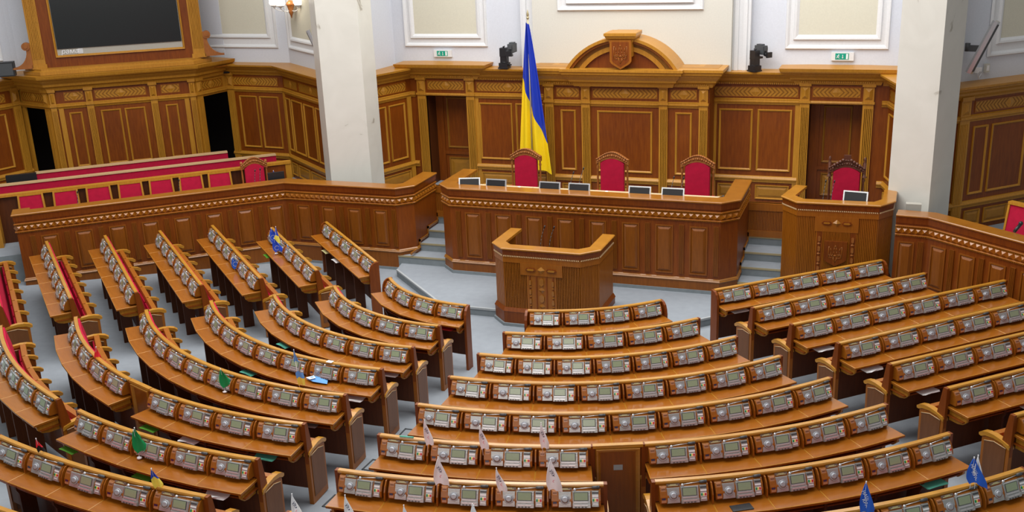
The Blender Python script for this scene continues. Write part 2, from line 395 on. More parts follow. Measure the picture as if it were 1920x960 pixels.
for xx in (-3.73, 3.49):
    zz, yy = .24, [19.98, 20.44, 20.92, 21.5]
    for i in range(3):
        z1 = .34 + .17 * i + .05; m.box(xx - .0, xx + .035, yy[i] - .03, yy[i + 1] + .0, z1, z1 + .05); m.box(xx, xx + .035, yy[i + 1] - .03, yy[i + 1] + .02, z1, z1 + .22)
m2 = MB(); n_ = len(m.v) // 2; m2.add(m.v[:n_], [f for f in m.f if max(f) < n_]); wpart('stepped_moulding', m2, RAILD, GB)
m3 = MB(); m3.add(m.v[n_:], [tuple(i - n_ for i in f) for f in m.f if min(f) >= n_]); wpart('stepped_moulding', m3, RAILD, PD)
RB = thing('side_stall', 'wooden stall front with pyramid band at right edge, right of the tribune', 'stall', (7, 20.05, 0))
gr = (7.0 + 4.2 * cos(R(-40)), 20.05 + 4.2 * sin(R(-40)))
rn = runs((6.42, 20.11), (7.0, 20.05), [('p', .21, .30), ('f', .47, .10)]) + runs((7.0, 20.05), gr, [('p', .26 + .62 * i, .33) for i in range(7)] + [('f', .56 + .62 * i, .10) for i in range(6)])
counter(RB, [(6.42, 20.11), (7.0, 20.05), gr], 1.92, rn, -.01)
# ------------------------------------------------------------------ trident relief
def trident(mb, fr, cx, z0, h, w, m=0, t=.012):
    k = h / 10.
    def ln(pts):
        for a, b in zip(pts[:-1], pts[1:]):
            mb.cyl(fr.p(cx + a[0] * k, w, z0 + a[1] * k), fr.p(cx + b[0] * k, w, z0 + b[1] * k), t * .5, n=6, m=m)
    for sg in (-1, 1):
        q = lambda L: [(sg * x, y) for x, y in L]
        ln(q([(3.6, 9.3), (3.6, 2.6), (1.2, 2.6), (0, .2)])); ln(q([(3.6, 9.3), (2.6, 8.4), (2.2, 6.2), (2.6, 5.2), (1.4, 4.0)]))
        ln(q([(3.6, 4.6), (2.2, 4.2), (1.3, 3.4), (.9, 2.6), (0.5, 1.6)])); ln(q([(0, 10), (.55, 8.8), (.7, 6.5), (1.2, 5), (1.5, 3.8)]))
        ln(q([(0, 4.6), (.7, 3.2), (.9, 1.8)])); ln(q([(3.0, 2.6), (3.0, 4.0)]))
    ln([(-1.2, 3.9), (1.2, 3.9)])
def shield(mb, fr, cx, zb, wd, ht, w0, d, m=0, mfr=None, fr_t=.0):
    a = wd / 2; P = [(cx - a, zb + ht), (cx - a, zb + ht * .27), (cx - a * .8, zb + ht * .18), (cx, zb), (cx + a * .8, zb + ht * .18), (cx + a, zb + ht * .27), (cx + a, zb + ht)]
    mb.wpoly(fr, P, w0, w0 + d, m if mfr is None else mfr)
    if mfr is not None:
        c = (cx, zb + ht * .55); k = 1 - fr_t / a
        Q = [(c[0] + (x - c[0]) * k, c[1] + (z - c[1]) * (1 - fr_t / (ht * .5))) for x, z in P]
        mb.wpoly(fr, Q, w0 + d, w0 + d + .004, m)
def rosette(mb, fr, cx, z, wd, ht, w, m1=0, m2=1):
    """elongated carved bars left and right of a diamond"""
    for sg in (-1, 1):
        for (dz, mm) in ((0, m1),):
            x0 = cx + sg * wd * .16; x1 = cx + sg * wd * .5
            a, b = min(x0, x1), max(x0, x1); e = ht * .5
            P = [(a, z), (a + e, z - e), (b - e, z - e), (b, z), (b - e, z + e), (a + e, z + e)]
            mb.wpoly(fr, P, w, w + .02, mm)
            mb.wpoly(fr, [(a + e * .9, z), (a + e * 1.5, z - e * .5), (b - e * 1.5, z - e * .5), (b - e * .9, z), (b - e * 1.5, z + e * .5), (a + e * 1.5, z + e * .5)], w + .02, w + .032, m2)
    h = ht * 1.0
    mb.add([fr.p(cx - h * 1.1, w, z), fr.p(cx, w, z - h), fr.p(cx + h * 1.1, w, z), fr.p(cx, w, z + h), fr.p(cx, w + .05, z)], [(0, 1, 4), (1, 2, 4), (2, 3, 4), (3, 0, 4)], m2)
def drops(mb, fr, cx, z0, z1, wd, w, m=0, n=3):
    """vertical string of carved lozenges and bars"""
    H = (z1 - z0) / n
    for i in range(n):
        z = z0 + H * i; a = wd / 2
        mb.add([fr.p(cx - a, w, z + a), fr.p(cx, w, z), fr.p(cx + a, w, z + a), fr.p(cx, w, z + 2 * a), fr.p(cx, w + .03, z + a)], [(0, 1, 4), (1, 2, 4), (2, 3, 4), (3, 0, 4)], m)
        b0, b1 = z + 2.2 * a, z + H - a * .2
        mb.wpoly(fr, [(cx - a * .7, b0 + a * .7), (cx, b0), (cx + a * .7, b0 + a * .7), (cx + a * .7, b1 - a * .7), (cx, b1), (cx - a * .7, b1 - a * .7)], w, w + .022, m)
def fluted(mb, fr, s0, s1, z0, z1, w, pitch=.03, d=.012, m=0):
    k = max(1, round((s1 - s0) / pitch)); g = (s1 - s0) / k
    P = [(s0, w - .01)]
    for i in range(k):
        a = s0 + g * i; P += [(a + g * .1, w + d), (a + g * .62, w + d), (a + g * .72, w), (a + g * .98, w)]
    P += [(s1, w - .01)]
    lo = [fr.p(a, b, z0) for a, b in P]; hi = [fr.p(a, b, z1) for a, b in P]; n = len(P)
    mb.add(lo + hi, [(i, i + 1, n + i + 1, n + i) for i in range(n - 1)], m)
# ------------------------------------------------------------------ lectern and tribune
TOPM = wood('podium_top_oak', (.31, .12, .010), (.44, .19, .02), sc=(2, 2, 8), rough=.3, coat=.4)
def podium(root, path, ztop, zb, mould, arms, carve):
    """path: outer face left-to-right. arms: rear ends of the top rail"""
    m = MB(); m.sweep(path, [(0, zb + mould), (0, ztop - .05), (-.05, ztop - .05), (-.05, zb + mould)]); wpart('body', m, MID, root)
    m = MB(); m.sweep(path, [(-.19, ztop - .05), (.03, ztop - .05), (.06, ztop - .03), (.06, ztop - .012), (.045, ztop), (-.19, ztop)]); wpart('top_rail', m, TOPM, root)
    m = MB(); m.sweep(path, [(0, ztop - .15), (.02, ztop - .15), (.032, ztop - .05), (0, ztop - .05)], 0); m.sweep(path, [(0, ztop - .29), (.022, ztop - .29), (.022, ztop - .17), (0, ztop - .17)], 1); wpart('fascia_board', m, [RED, MID], root)
    b = MB(); za = ztop - .165
    for i in range(len(path) - 1):
        a, c = path[i], path[i + 1]; L = hypot(c[0] - a[0], c[1] - a[1]); k = max(1, int(L / .035)); fr = Fr(a[0], a[1], math.degrees(atan2(c[1] - a[1], c[0] - a[0])))
        for j in range(k): q = (j + .5) * L / k; b.frustum(fr, q - .012, q + .012, za - .012, za + .012, .02, .004, .02)
    o = wpart('bead_row', b, LITE, root); o['kind'] = 'stuff'
    b = MB()
    for i in range(len(path) - 1):
        a, c = path[i], path[i + 1]; L = hypot(c[0] - a[0], c[1] - a[1]); fr = Fr(a[0], a[1], math.degrees(atan2(c[1] - a[1], c[0] - a[0])))
        fluted(b, fr, 0, L, zb + mould + .06, ztop - .29, 0, .032)
    wpart('fluting', b, MID, root)
    m = MB(); m.sweep(path, [(-.03, zb + mould - .02), (.05, zb + mould - .02), (.06, zb + mould), (.02, zb + mould + .07), (-.03, zb + mould + .07)]); wpart('base_moulding', m, RED, root)
    m = MB(); m.sweep(path, [(-.03, zb), (.04, zb), (.05, zb + mould - .02), (-.03, zb + mould - .02)]); wpart('plinth', m, RED, root)
    m = MB(); m.sweep(path, [(0, zb), (.075, zb), (.075, zb + .06), (0, zb + .06)]); wpart('carpet_skirting', m, CARP2, root)
LP = [(-.79, 18.72), (-.82, 17.78), (-.55, 17.5), (.96, 17.5), (1.24, 17.78), (1.26, 18.72)]
LE = thing('lectern', 'octagonal fluted wooden lectern standing before the presidium desk', 'lectern', (.2, 18.0, 0))
podium(LE, LP, 1.58, 0, .3, None, None)
fr = Fr(-.55, 17.5, 0); c = .755
m = MB(); m.fbox(fr, c - .42, c + .42, 0, .03, 1.06, 1.3, 0); rosette(m, fr, c, 1.18, .62, .07, .03, 1, 2)
wpart('carved_plaque', m, [MID, RED, TOPM], LE)
m = MB(); m.fbox(fr, c - .29, c + .29, 0, .015, .36, 1.06, 0)
for a in (-.23, -.1, .1, .23): m.fbox(fr, c + a - .012, c + a + .012, .015, .028, .36, 1.06, 1)
drops(m, fr, c, .38, 1.04, .13, .016, 2, 2); drops(m, fr, c - .225, .42, .98, .06, .02, 2, 3); drops(m, fr, c + .225, .42, .98, .06, .02, 2, 3)
wpart('carved_ornament', m, [MID, RED, RAILD], LE)
m = MB(); m.prism([(-.6, 17.7, 1.38), (1.0, 17.7, 1.38), (1.0, 18.3, 1.33), (-.6, 18.3, 1.33)], [(-.6, 17.7, 1.41), (1.0, 17.7, 1.41), (1.0, 18.3, 1.36), (-.6, 18.3, 1.36)]); wpart('reading_shelf', m, GOLD2, LE)
TR = thing('tribune', 'fluted wooden tribune with trident shield standing right of the steps', 'lectern', (5.3, 20.5, 0))
TP = [(4.5, 21.3), (4.32, 20.42), (4.62, 20.06), (6.1, 20.1), (6.34, 20.45), (6.36, 21.25)]
podium(TR, TP, 2.08, 0, .3, None, None)
fr = Fr(4.62, 20.06, math.degrees(atan2(.04, 1.48))); c = .74
m = MB(); m.fbox(fr, c - .4, c + .4, 0, .03, 1.5, 1.8, 0); rosette(m, fr, c, 1.68, .56, .07, .03, 1, 2); wpart('carved_plaque', m, [MID, RED, TOPM], TR)
m = MB(); m.fbox(fr, c - .38, c + .38, 0, .02, .5, 1.5, 0); fluted(m, fr, c - .26, c + .26, .5, 1.5, .02, .028, .008)
for sg in (-1, 1): m.fbox(fr, c + sg * .31 - .05, c + sg * .31 + .05, .018, .024, .55, 1.5, 1); drops(m, fr, c + sg * .31, .6, 1.42, .07, .024, 2, 4)
wpart('carved_ornament', m, [MID, RED, CARVE], TR)
m = MB(); shield(m, fr, c, .82, .42, .5, .02, .05); wpart('shield', m, RED, TR)
m = MB(); trident(m, fr, c, .9, .34, .072); wpart('trident_relief', m, MID, TR)
m = MB(); m.box(4.55, 6.15, 20.25, 20.8, 1.86, 1.9); wpart('worktop', m, CREMT, TR)

# ------------------------------------------------------------------ panelled walls
ZC = 3.97
def herring(root, fr, s0, s1, z0, z1, w):
    """chevron inlay of wooden strips round a diamond"""
    m = MB(); t = .018
    m.fbox(fr, s0 - t, s1 + t, w - .01, w + .014, z1, z1 + t, 2); m.fbox(fr, s0 - t, s1 + t, w - .01, w + .014, z0 - t, z0, 2)
    m.fbox(fr, s0 - t, s0, w - .01, w + .014, z0, z1, 2); m.fbox(fr, s1, s1 + t, w - .01, w + .014, z0, z1, 2)
    m.fbox(fr, s0, s1, w - .02, w + .001, z0, z1, 1)
    c = (s0 + s1) / 2; h = (z1 - z0); zm = (z0 + z1) / 2; g = .095
    def clip(P, lo, hi):
        for sgn, lim in ((1, lo), (-1, hi)):
            Q = []
            for i in range(len(P)):
                a, b = P[i], P[(i + 1) % len(P)]; ia = sgn * (a[0] - lim) >= 0; ib = sgn * (b[0] - lim) >= 0
                if ia: Q.append(a)
                if ia != ib: k = (lim - a[0]) / (b[0] - a[0]); Q.append((lim, a[1] + (b[1] - a[1]) * k))
            P = Q
            if len(P) < 3: return None
        return P
    for sg in (-1, 1):
        k = 0; x = -h
        while x < (s1 - c) + h:
            for zz0, zz1, dirr in ((zm, z1, 1), (z0, zm, -1)):
                hh = h / 2
                if dirr > 0: P = [(x, zz0), (x + g * .6, zz0), (x + g * .6 - hh, zz1), (x - hh, zz1)]
                else: P = [(x - hh, zz0), (x + g * .6 - hh, zz0), (x + g * .6, zz1), (x, zz1)]
                Q = clip(P, 0.0, s1 - c)
                if Q:
                    Q = [(c + sg * a, z) for a, z in Q]
                    if sg < 0: Q = Q[::-1]
                    m.add([fr.p(a, w + .006, z) for a, z in Q], [tuple(range(len(Q)))], 0)
            x += g; k += 1
    e = h * .5
    m.add([fr.p(c - e, w + .006, zm), fr.p(c, w + .006, z0), fr.p(c + e, w + .006, zm), fr.p(c, w + .006, z1), fr.p(c, w + .03, zm)], [(0, 1, 4), (1, 2, 4), (2, 3, 4), (3, 0, 4)], 0)
    wpart('herringbone_panel', m, [GOLD, GOLD2, MID], root)
def upper(root, fr, s0, s1, w=0, z0=1.63, z1=3.08):
    m = MB(); m.ring_panel(fr, s0, s1, z0, z1, w, .05, .03); wpart('wall_panel', m, [RED, GOLD], root)
def lower(root, fr, s0, s1, w=0, z0=.95, z1=1.29, mat_=None):
    m = MB(); m.ring_panel(fr, s0, s1, z0, z1, w, .035, .03, raise_=.06); wpart('dado_panel', m, [mat_ or BURL, GOLD], root)
def pilaster(root, fr, s0, s1, w=.05, z0=.85, z1=3.27, mir=True):
    m = MB(); m.fbox(fr, s0, s1, -.02, w, z0, z1 + .4, 0); wd = s1 - s0
    fluted(m, fr, s0 + wd * .1, s1 - wd * .1, z0 + .1, z1 - .12, w, max(.025, wd / 6), .012)
    m.fbox(fr, s0 - .02, s1 + .02, 0, w + .03, z1 - .015, z1 + .035, 0)
    m.frustum(fr, s0 + .03, s1 - .03, z1 + .08, z1 + .34, w, wd * .3, .045)
    m.fbox(fr, s0 - .025, s1 + .025, 0, w + .04, z1 + .37, z1 + .45, 0)
    wpart('pilaster', m, GOLD, root)
def dentils(root, fr, s0, s1, w, z, m_=None):
    m = MB(); k = int((s1 - s0) / .045)
    for i in range(k): a = s0 + (i + .25) * (s1 - s0) / k; m.fbox(fr, a, a + .022, w - .02, w + .02, z - .035, z)
    o = wpart('dentil_row', m, GOLD, root); o['kind'] = 'stuff'
CORN = [(-.12, 3.66), (.03, 3.66), (.05, 3.70), (.11, 3.76), (.12, 3.80), (.20, 3.86), (.21, 3.89), (.29, 3.92), (.30, 3.965), (-.5, 3.975)]
MOULD = [(0, 3.19), (.02, 3.19), (.03, 3.22), (.055, 3.245), (.06, 3.27), (.045, 3.285), (.05, 3.31), (0, 3.33)]
LEDGE = [(0, 1.36), (.03, 1.36), (.035, 1.40), (.06, 1.42), (.07, 1.45), (.05, 1.47), (.03, 1.50), (0, 1.51)]
def wallseg(name, fr, L, root=None, cuts=(), cornice=True, ledge=True, back=.06, ztop=3.9):
    """base boards of one flat wall, cuts = openings (s0,s1,ztop)"""
    m = MB(); s = 0
    for a, b, zt in sorted(cuts):
        if a > s: m.fbox(fr, s, a, -back, 0, 0, ztop)
        m.fbox(fr, a, b, -back, 0, zt, ztop); s = b
    if s < L: m.fbox(fr, s, L, -back, 0, 0, ztop)
    o = struct(name, m, RED); return o
def trimrun(root, name, path, prof, mt=None):
    m = MB(); m.sweep(path, prof); wpart(name, m, mt or GOLD, root)
Y0w = 24.2
# --- back wall, left half between portal and centre structure, right half
A = Fr(-5.5, Y0w, 0)
WB = wallseg('wall_back', A, 11.66, cuts=((.44, 1.56, 3.24), (9.94, 11.08, 3.24), (3.4, 8.4, 0.0)))
PORT = []
def portal(x0, x1, tagn):
    pass
for x0, x1 in ((-3.62, -2.72), (-2.64, -1.8), (2.41, 3.19), (3.29, 4.07)):
    upper(WB, ID.off(0, -Y0w), x0, x1); lower(WB, ID.off(0, -Y0w), x0, x1)
F0 = ID.off(0, -Y0w)
herring(WB, F0, -3.65, -2.0, 3.38, 3.58, .0); herring(WB, F0, 2.28, 4.17, 3.38, 3.58, .0)
for a, b in ((-3.72, -1.66), (2.26, 4.23)):
    trimrun(WB, 'wall_moulding', [(a, Y0w), (b, Y0w)], MOULD); trimrun(WB, 'dado_ledge', [(a, Y0w), (b, Y0w)], LEDGE)
    trimrun(WB, 'cornice', [(a, Y0w), (b, Y0w)], CORN); dentils(WB, F0, a, b, .06, 3.7)
    m = MB(); m.fbox(F0, a, a + .1, 0, .015, .85, 3.2); m.fbox(F0, b - .1, b, 0, .015, .85, 3.2); wpart('stile', m, GOLD, WB)
for a, b, c, d in ((-5.29, -5.06, -3.94, -3.72), (4.23, 4.44, 5.58, 5.81)):
    pilaster(WB, F0, a, b, .05); pilaster(WB, F0, c, d, .05)
    herring(WB, F0, b + .07, c - .07, 3.4, 3.6, .02)
    m = MB(); m.fbox(F0, b, c, -.02, .02, 3.25, 3.66); wpart('lintel_board', m, RED, WB)
    trimrun(WB, 'wall_moulding', [(b, Y0w), (c, Y0w)], [(0, 3.24), (.06, 3.24), (.075, 3.27), (.05, 3.3), (0, 3.31)])
    trimrun(WB, 'portal_cornice', [(a - .06, Y0w + .3), (a - .06, Y0w), (d + .06, Y0w), (d + .06, Y0w + .3)],
            [(-.12, 3.68), (.07, 3.68), (.10, 3.76), (.17, 3.80), (.18, 3.84), (.26, 3.90), (.27, 3.94), (.36, 3.97), (.38, 4.0), (.40, 4.07), (-.3, 4.085)])
    dentils(WB, F0, a, d, .10, 3.76)
    # recess with inner door
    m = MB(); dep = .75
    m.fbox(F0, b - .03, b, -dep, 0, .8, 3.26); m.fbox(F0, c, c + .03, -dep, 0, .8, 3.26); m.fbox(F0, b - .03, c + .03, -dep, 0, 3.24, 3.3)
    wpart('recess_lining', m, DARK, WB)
n = 0
for a, c in ((-5.06, -3.94), (4.44, 5.58)):
    n += 1
    dr = MB(); f = F0.off(0, -.6)
    dr.fbox(f, a, c, -.05, 0, .85, 3.24); o = struct('door_%d' % n, dr, RED)
    for s0, s1 in ((a + .28, c - .22),):
        q = MB(); q.ring_panel(f, s0, s1, 1.75, 3.1, 0, .05, .03); wpart('door_panel', q, [RED, GOLD2], o)
        q = MB(); q.ring_panel(f, s0, s1, .95, 1.5, 0, .05, .03, raise_=.1); wpart('door_panel', q, [BURL, GOLD2], o)
    q = MB(); q.fbox(f, a + .0, a + .2, 0, .04, .85, 3.24); q.fbox(f, a + .2, c, 0, .035, 1.58, 1.66); wpart('door_stile', q, RED, o)
# --- centre structure
CY = 23.5; FC = ID.off(0, -CY)
m = MB(); m.box(-1.66, 2.3, CY, Y0w + .1, 0, 3.9); WC = struct('wall_back_centre', m, RED)
for a, b in ((-1.62, -1.40), (-.71, -.50), (1.15, 1.35), (2.07, 2.27)): pilaster(WC, FC, a, b, .06, .85, 3.28)
for a, b in ((-1.24, -.86), (-.34, .99), (1.52, 1.91)):
    upper(WC, FC, a, b, 0, 1.62, 3.09); lower(WC, FC, a, b)
for a, b in ((-1.32, -.78), (-.43, 1.09), (1.42, 2.0)): herring(WC, FC, a, b, 3.4, 3.6, .0)
for a, b in ((-1.40, -.71), (-.50, 1.15), (1.35, 2.07)):
    trimrun(WC, 'wall_moulding', [(a, CY), (b, CY)], MOULD); trimrun(WC, 'dado_ledge', [(a, CY), (b, CY)], LEDGE)
C2 = [(-.3, 3.68), (.07, 3.68), (.10, 3.76), (.16, 3.80), (.17, 3.84), (.24, 3.92), (.26, 3.96), (.30, 3.98), (.31, 4.03), (.34, 4.05), (.34, 4.11), (-.3, 4.12)]
trimrun(WC, 'cornice', [(-1.66, Y0w), (-1.66, CY), (2.3, CY), (2.3, Y0w)], C2)
trimrun(WC, 'cornice', [(-.78, CY), (-.78, CY - .09), (1.42, CY - .09), (1.42, CY)], C2)
m = MB(); m.box(-1.9, 2.5, CY - .1, 24.0, 4.08, 4.118); wpart('cornice_top', m, BURL, WC)
dentils(WC, FC, -1.62, 2.26, .1, 3.76); dentils(WC, FC, -.8, 1.4, .2, 3.84)
# segmental pediment
def arc(cx, chord, rise, n=24):
    r = (chord * chord / 4 + rise * rise) / (2 * rise); a = math.asin(chord / 2 / r)
    return [(cx + r * sin(-a + 2 * a * i / n), rise - r + r * cos(-a + 2 * a * i / n)) for i in range(n + 1)]
def archband(mb, r0c, r0h, r1c, r1h, z, y0, y1, m=0):
    O = arc(.32, r0c, r0h); I = arc(.32, r1c, r1h); n = len(O)
    vs = [(x, y0, z + h) for x, h in O] + [(x, y0, z + h) for x, h in I] + [(x, y1, z + h) for x, h in O] + [(x, y1, z + h) for x, h in I]
    fs = []
    for i in range(n - 1):
        fs += [(i, n + i, n + i + 1, i + 1), (i, i + 1, 2 * n + i + 1, 2 * n + i), (n + i, 3 * n + i, 3 * n + i + 1, n + i + 1)]
    fs += [(0, 2 * n, 3 * n, n), (n - 1, 2 * n - 1, 4 * n - 1, 3 * n - 1)]
    mb.add(vs, fs, m)
m = MB()
archband(m, 2.62, .72, 2.44, .655, 4.11, 23.16, 24.0, 0); archband(m, 2.44, .655, 2.3, .60, 4.11, 23.22, 23.9, 1)
archband(m, 2.3, .60, 2.02, .52, 4.11, 23.32, 23.9, 2); archband(m, 2.02, .52, 1.76, .42, 4.11, 23.27, 23.9, 0)
wpart('arched_pediment', m, [GOLD, MID, GOLD2], WC)
m = MB(); P = arc(.32, 1.8, .44); m.prism([(x, 23.34, 4.11 + h) for x, h in P][::-1], [(x, 23.8, 4.11 + h) for x, h in P][::-1]); wpart('tympanum', m, RED, WC)
m = MB(); m.sweep([(.08, 23.6), (.08, 23.12), (.61, 23.12), (.61, 23.6)], [(-.1, 4.72), (.01, 4.72), (.03, 4.78), (.07, 4.81), (.09, 4.86), (.11, 4.87), (.11, 4.93), (-.1, 4.93)])
m.box(.1, .6, 23.1, 23.8, 4.4, 4.93); m.box(.0, .7, 23.05, 23.7, 4.925, 4.935); wpart('keystone', m, GOLD, WC)
fr = ID.off(0, -23.12)
m = MB(); shield(m, fr, .345, 4.12, .5, .66, 0, .06, 0, 1, .05); wpart('shield', m, [RED, MID], WC)
m = MB(); trident(m, fr, .345, 4.25, .42, .07); wpart('trident_relief', m, MID, WC)
# --- diagonal walls, columns
def polyseg(name, p, q, cornice=True, panels=(), low=(), fries=(), ledges=True, w=0, cuts=()):
    a = math.degrees(atan2(q[1] - p[1], q[0] - p[0])); L = hypot(q[0] - p[0], q[1] - p[1]); f = Fr(p[0], p[1], a)
    o = wallseg(name, f, L, cuts=cuts)
    for s0, s1 in panels: upper(o, f, s0, s1)
    for s0, s1 in low: lower(o, f, s0, s1)
    for s0, s1 in fries: herring(o, f, s0, s1, 3.38, 3.58, 0)
    return o, f, L
LA = (-5.5, Y0w); LX = (-6.3, 21.95); LB = (-9.36, 24.32); LC = (-11.25, 24.45)
o, f, L = polyseg('wall_back_left', LX, LA, panels=((.95, 1.47), (1.56, 2.14)), low=((.9, 2.2),), fries=((.7, 2.2),))
trimrun(o, 'stile', [f.p(2.22, 0, 0)[:2], f.p(2.36, 0, 0)[:2]], [(0, .85), (.03, .85), (.03, 3.2), (0, 3.2)])
WLd = o
o2, f2, L2 = polyseg('wall_left_diagonal', LB, LX, panels=((.08, .42), (.52, 1.28), (1.4, 2.1), (2.2, 2.9)), low=((.1, .5), (.6, 1.4), (1.5, 2.6)), fries=((1.2, 2.8), (.1, 1.05)))
trimrun(o2, 'stile', [f2.p(0, 0, 0)[:2], f2.p(.07, 0, 0)[:2]], [(0, .85), (.04, .85), (.04, 3.2), (0, 3.2)])
o3, f3, L3 = polyseg('wall_left_rear', LC, LB, panels=((.38, .98), (1.06, 1.7)), low=((.3, 1.6),), fries=((.15, 1.72),))
pilaster(o3, f3, .02, .24, .04)
for rt_, nm, prof in ((o3, 'wall_moulding', MOULD), (o3, 'dado_ledge', LEDGE), (o3, 'cornice', CORN)):
    trimrun(rt_, nm, [LC, LB, LX, LA, (-5.36, Y0w)], prof)
RA = (6.12, Y0w); RX = (6.75, 21.9); RW = (10.2, 25.2)
dR = (cos(R(43)), sin(R(43)))
RW = (RX[0] + dR[0] * 4.6, RX[1] + dR[1] * 4.6)
o4, f4, L4 = polyseg('wall_back_right', RA, RX, panels=((.12, .6), (.7, 1.3), (1.4, 2.1)), low=((.1, .9), (1.0, 2.1)), fries=((.12, 1.9),))
o5, f5, L5 = polyseg('wall_right_diagonal', RX, RW, panels=((1.42, 1.82), (1.93, 2.9), (3.05, 4.2)), low=((1.38, 1.82), (1.93, 2.6), (2.7, 3.4), (3.5, 4.3)), fries=((1.42, 3.3),))
pilaster(o5, f5, 1.0, 1.26, .05)
for nm, prof in (('wall_moulding', MOULD), ('dado_ledge', LEDGE), ('cornice', CORN)):
    trimrun(o5, nm, [(5.98, Y0w), RA, RX, RW], prof)
for nm, P, lab in (('marble_column', [(-6.07, 20.8), (-5.25, 21.25), (-5.30, 22.0), (-6.6, 21.45)], 'tall cream marble column left of the presidium, rising behind the side stall'),
              ('marble_column', [(6.24, 21.25), (7.0, 20.87), (7.4, 21.7), (6.5, 22.2)], 'tall cream marble column right of the presidium, behind the tribune')):
    m = MB(); m.prism([(x, y, 0) for x, y in P], [(x, y, 9.5) for x, y in P]); o = link(nm, m.mesh(nm, MARB)); o['kind'] = 'structure'
# --- video board bay
B0 = (-14.38, 21.13); B1 = (-11.45, 23.28); ba = math.degrees(atan2(B1[1] - B0[1], B1[0] - B0[0])); BL = hypot(B1[0] - B0[0], B1[1] - B0[1])
E1 = (-11.24, 24.47); E0 = (B0[0] + 1.4 * cos(R(ba + 180 - 50)), B0[1] + 1.4 * sin(R(ba + 180 - 50)))
ob, fb, _ = polyseg('wall_left_bay', B0, B1)
u_ = BL / 3.55
for a, b in ((.40, .72), (1.16, 1.66), (1.74, 2.26), (2.76, 3.08)): upper(ob, fb, a * u_, b * u_)
for a, b in ((.36, .80), (1.10, 2.32), (2.72, 3.16)): herring(ob, fb, a * u_, b * u_, 3.4, 3.6, 0)
for a, b in ((.0, .14), (.86, 1.03), (2.42, 2.59), (3.41, 3.55)): pilaster(ob, fb, a * u_, b * u_, .06)
m = MB(); m.fbox(fb, .18, .30, 0, .03, 0, 3.2); m.fbox(fb, BL - .3, BL - .18, 0, .03, 0, 3.2); wpart('stile', m, GOLD, ob)
bp = [E0, B0, B1, E1]
for P, Q, nm in ((E0, B0, 'l'), (B1, E1, 'r')):
    a = math.degrees(atan2(Q[1] - P[1], Q[0] - P[0])); L = hypot(Q[0] - P[0], Q[1] - P[1]); f = Fr(P[0], P[1], a)
    m = MB(); m.fbox(f, 0, L, -.06, 0, 3.2, 3.9)
    if nm == 'l': m.fbox(f, L - .22, L, -.06, 0, 0, 3.3); m.fbox(f, 0, .2, -.06, .0, 0, 3.3)
    else: m.fbox(f, 0, .22, -.06, 0, 0, 3.3)
    wpart('portal_frame', m, GOLD, ob)
    herring(ob, f, .2, L - .22, 3.38, 3.58, .0)
    pilaster(ob, f, (L - .22) if nm == 'l' else .02, L - .02 if nm == 'l' else .22, .05)
    
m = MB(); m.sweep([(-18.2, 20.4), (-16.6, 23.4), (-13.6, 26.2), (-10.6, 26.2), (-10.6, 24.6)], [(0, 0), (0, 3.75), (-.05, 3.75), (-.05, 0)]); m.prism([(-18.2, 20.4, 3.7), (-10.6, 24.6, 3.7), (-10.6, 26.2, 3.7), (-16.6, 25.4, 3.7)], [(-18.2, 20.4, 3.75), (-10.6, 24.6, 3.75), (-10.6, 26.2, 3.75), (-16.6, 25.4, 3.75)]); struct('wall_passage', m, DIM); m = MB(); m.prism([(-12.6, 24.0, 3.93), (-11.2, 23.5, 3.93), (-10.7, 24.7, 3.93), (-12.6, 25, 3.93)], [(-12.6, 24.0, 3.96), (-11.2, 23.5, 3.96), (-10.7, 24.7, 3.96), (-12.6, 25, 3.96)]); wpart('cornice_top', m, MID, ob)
trimrun(ob, 'wall_moulding', bp, MOULD)
trimrun(ob, 'cornice', bp, [(-.6, 3.68), (.07, 3.68), (.10, 3.76), (.17, 3.80), (.18, 3.86), (.26, 3.93), (.28, 3.97), (.36, 4.0), (.38, 4.03), (.40, 4.10), (-.6, 4.12)])
trimrun(ob, 'board_plinth', [fb.p(-.42, -.35, 0)[:2], fb.p(.0, .1, 0)[:2], fb.p(BL, .1, 0)[:2], fb.p(BL + .42, -.35, 0)[:2]], [(-.5, 4.11), (.16, 4.11), (.16, 4.2), (.1, 4.22), (.1, 4.26), (-.5, 4.27)])
VB = thing('video_board', 'large dark video board in a golden wooden frame above the left bay', 'screen', (*fb.p(BL / 2, 0, 0)[:2], 4.25))
VB.location = Vector((*fb.p(BL / 2, 0, 0)[:2], 4.25))
x0, x1 = -.24, BL + .38
m = MB()
for a in (x0, x1 - .3): m = MB(); m.fbox(fb, a, a + .3, -.3, -.02, 4.26, 8.3); fluted(m, fb, a + .02, a + .28, 4.5, 8.2, -.02, .035, .012); m.fbox(fb, a - .03, a + .33, -.3, .02, 4.26, 4.36); wpart('fluted_post', m, GOLD, VB)
m = MB(); m.fbox(fb, x0 + .3, x1 - .3, -.2, -.05, 4.26, 8.3); wpart('surround', m, RED, VB)
sx0, sx1, sz0 = x0 + .62, x1 - .54, 4.56
m = MB(); m.ring_panel(fb, sx0 - .06, sx1 + .06, sz0 - .06, 8.6, -.05, .06, .05); wpart('screen_frame', m, [SCRF, GOLD], VB)
m = MB(); m.fbox(fb, sx0 + .01, sx1 - .01, -.05, -.02, sz0 + .16, 8.5); wpart('screen', m, SCRN, VB)
def tomesh(o):
    dg = bpy.context.evaluated_depsgraph_get(); dg.update(); me = bpy.data.meshes.new_from_object(o.evaluated_get(dg)); n = bpy.data.objects.new('lettering', me); COL.objects.link(n); n.parent = o.parent; n.location = o.location; n.rotation_euler = o.rotation_euler; c = o.data; bpy.data.objects.remove(o); return n
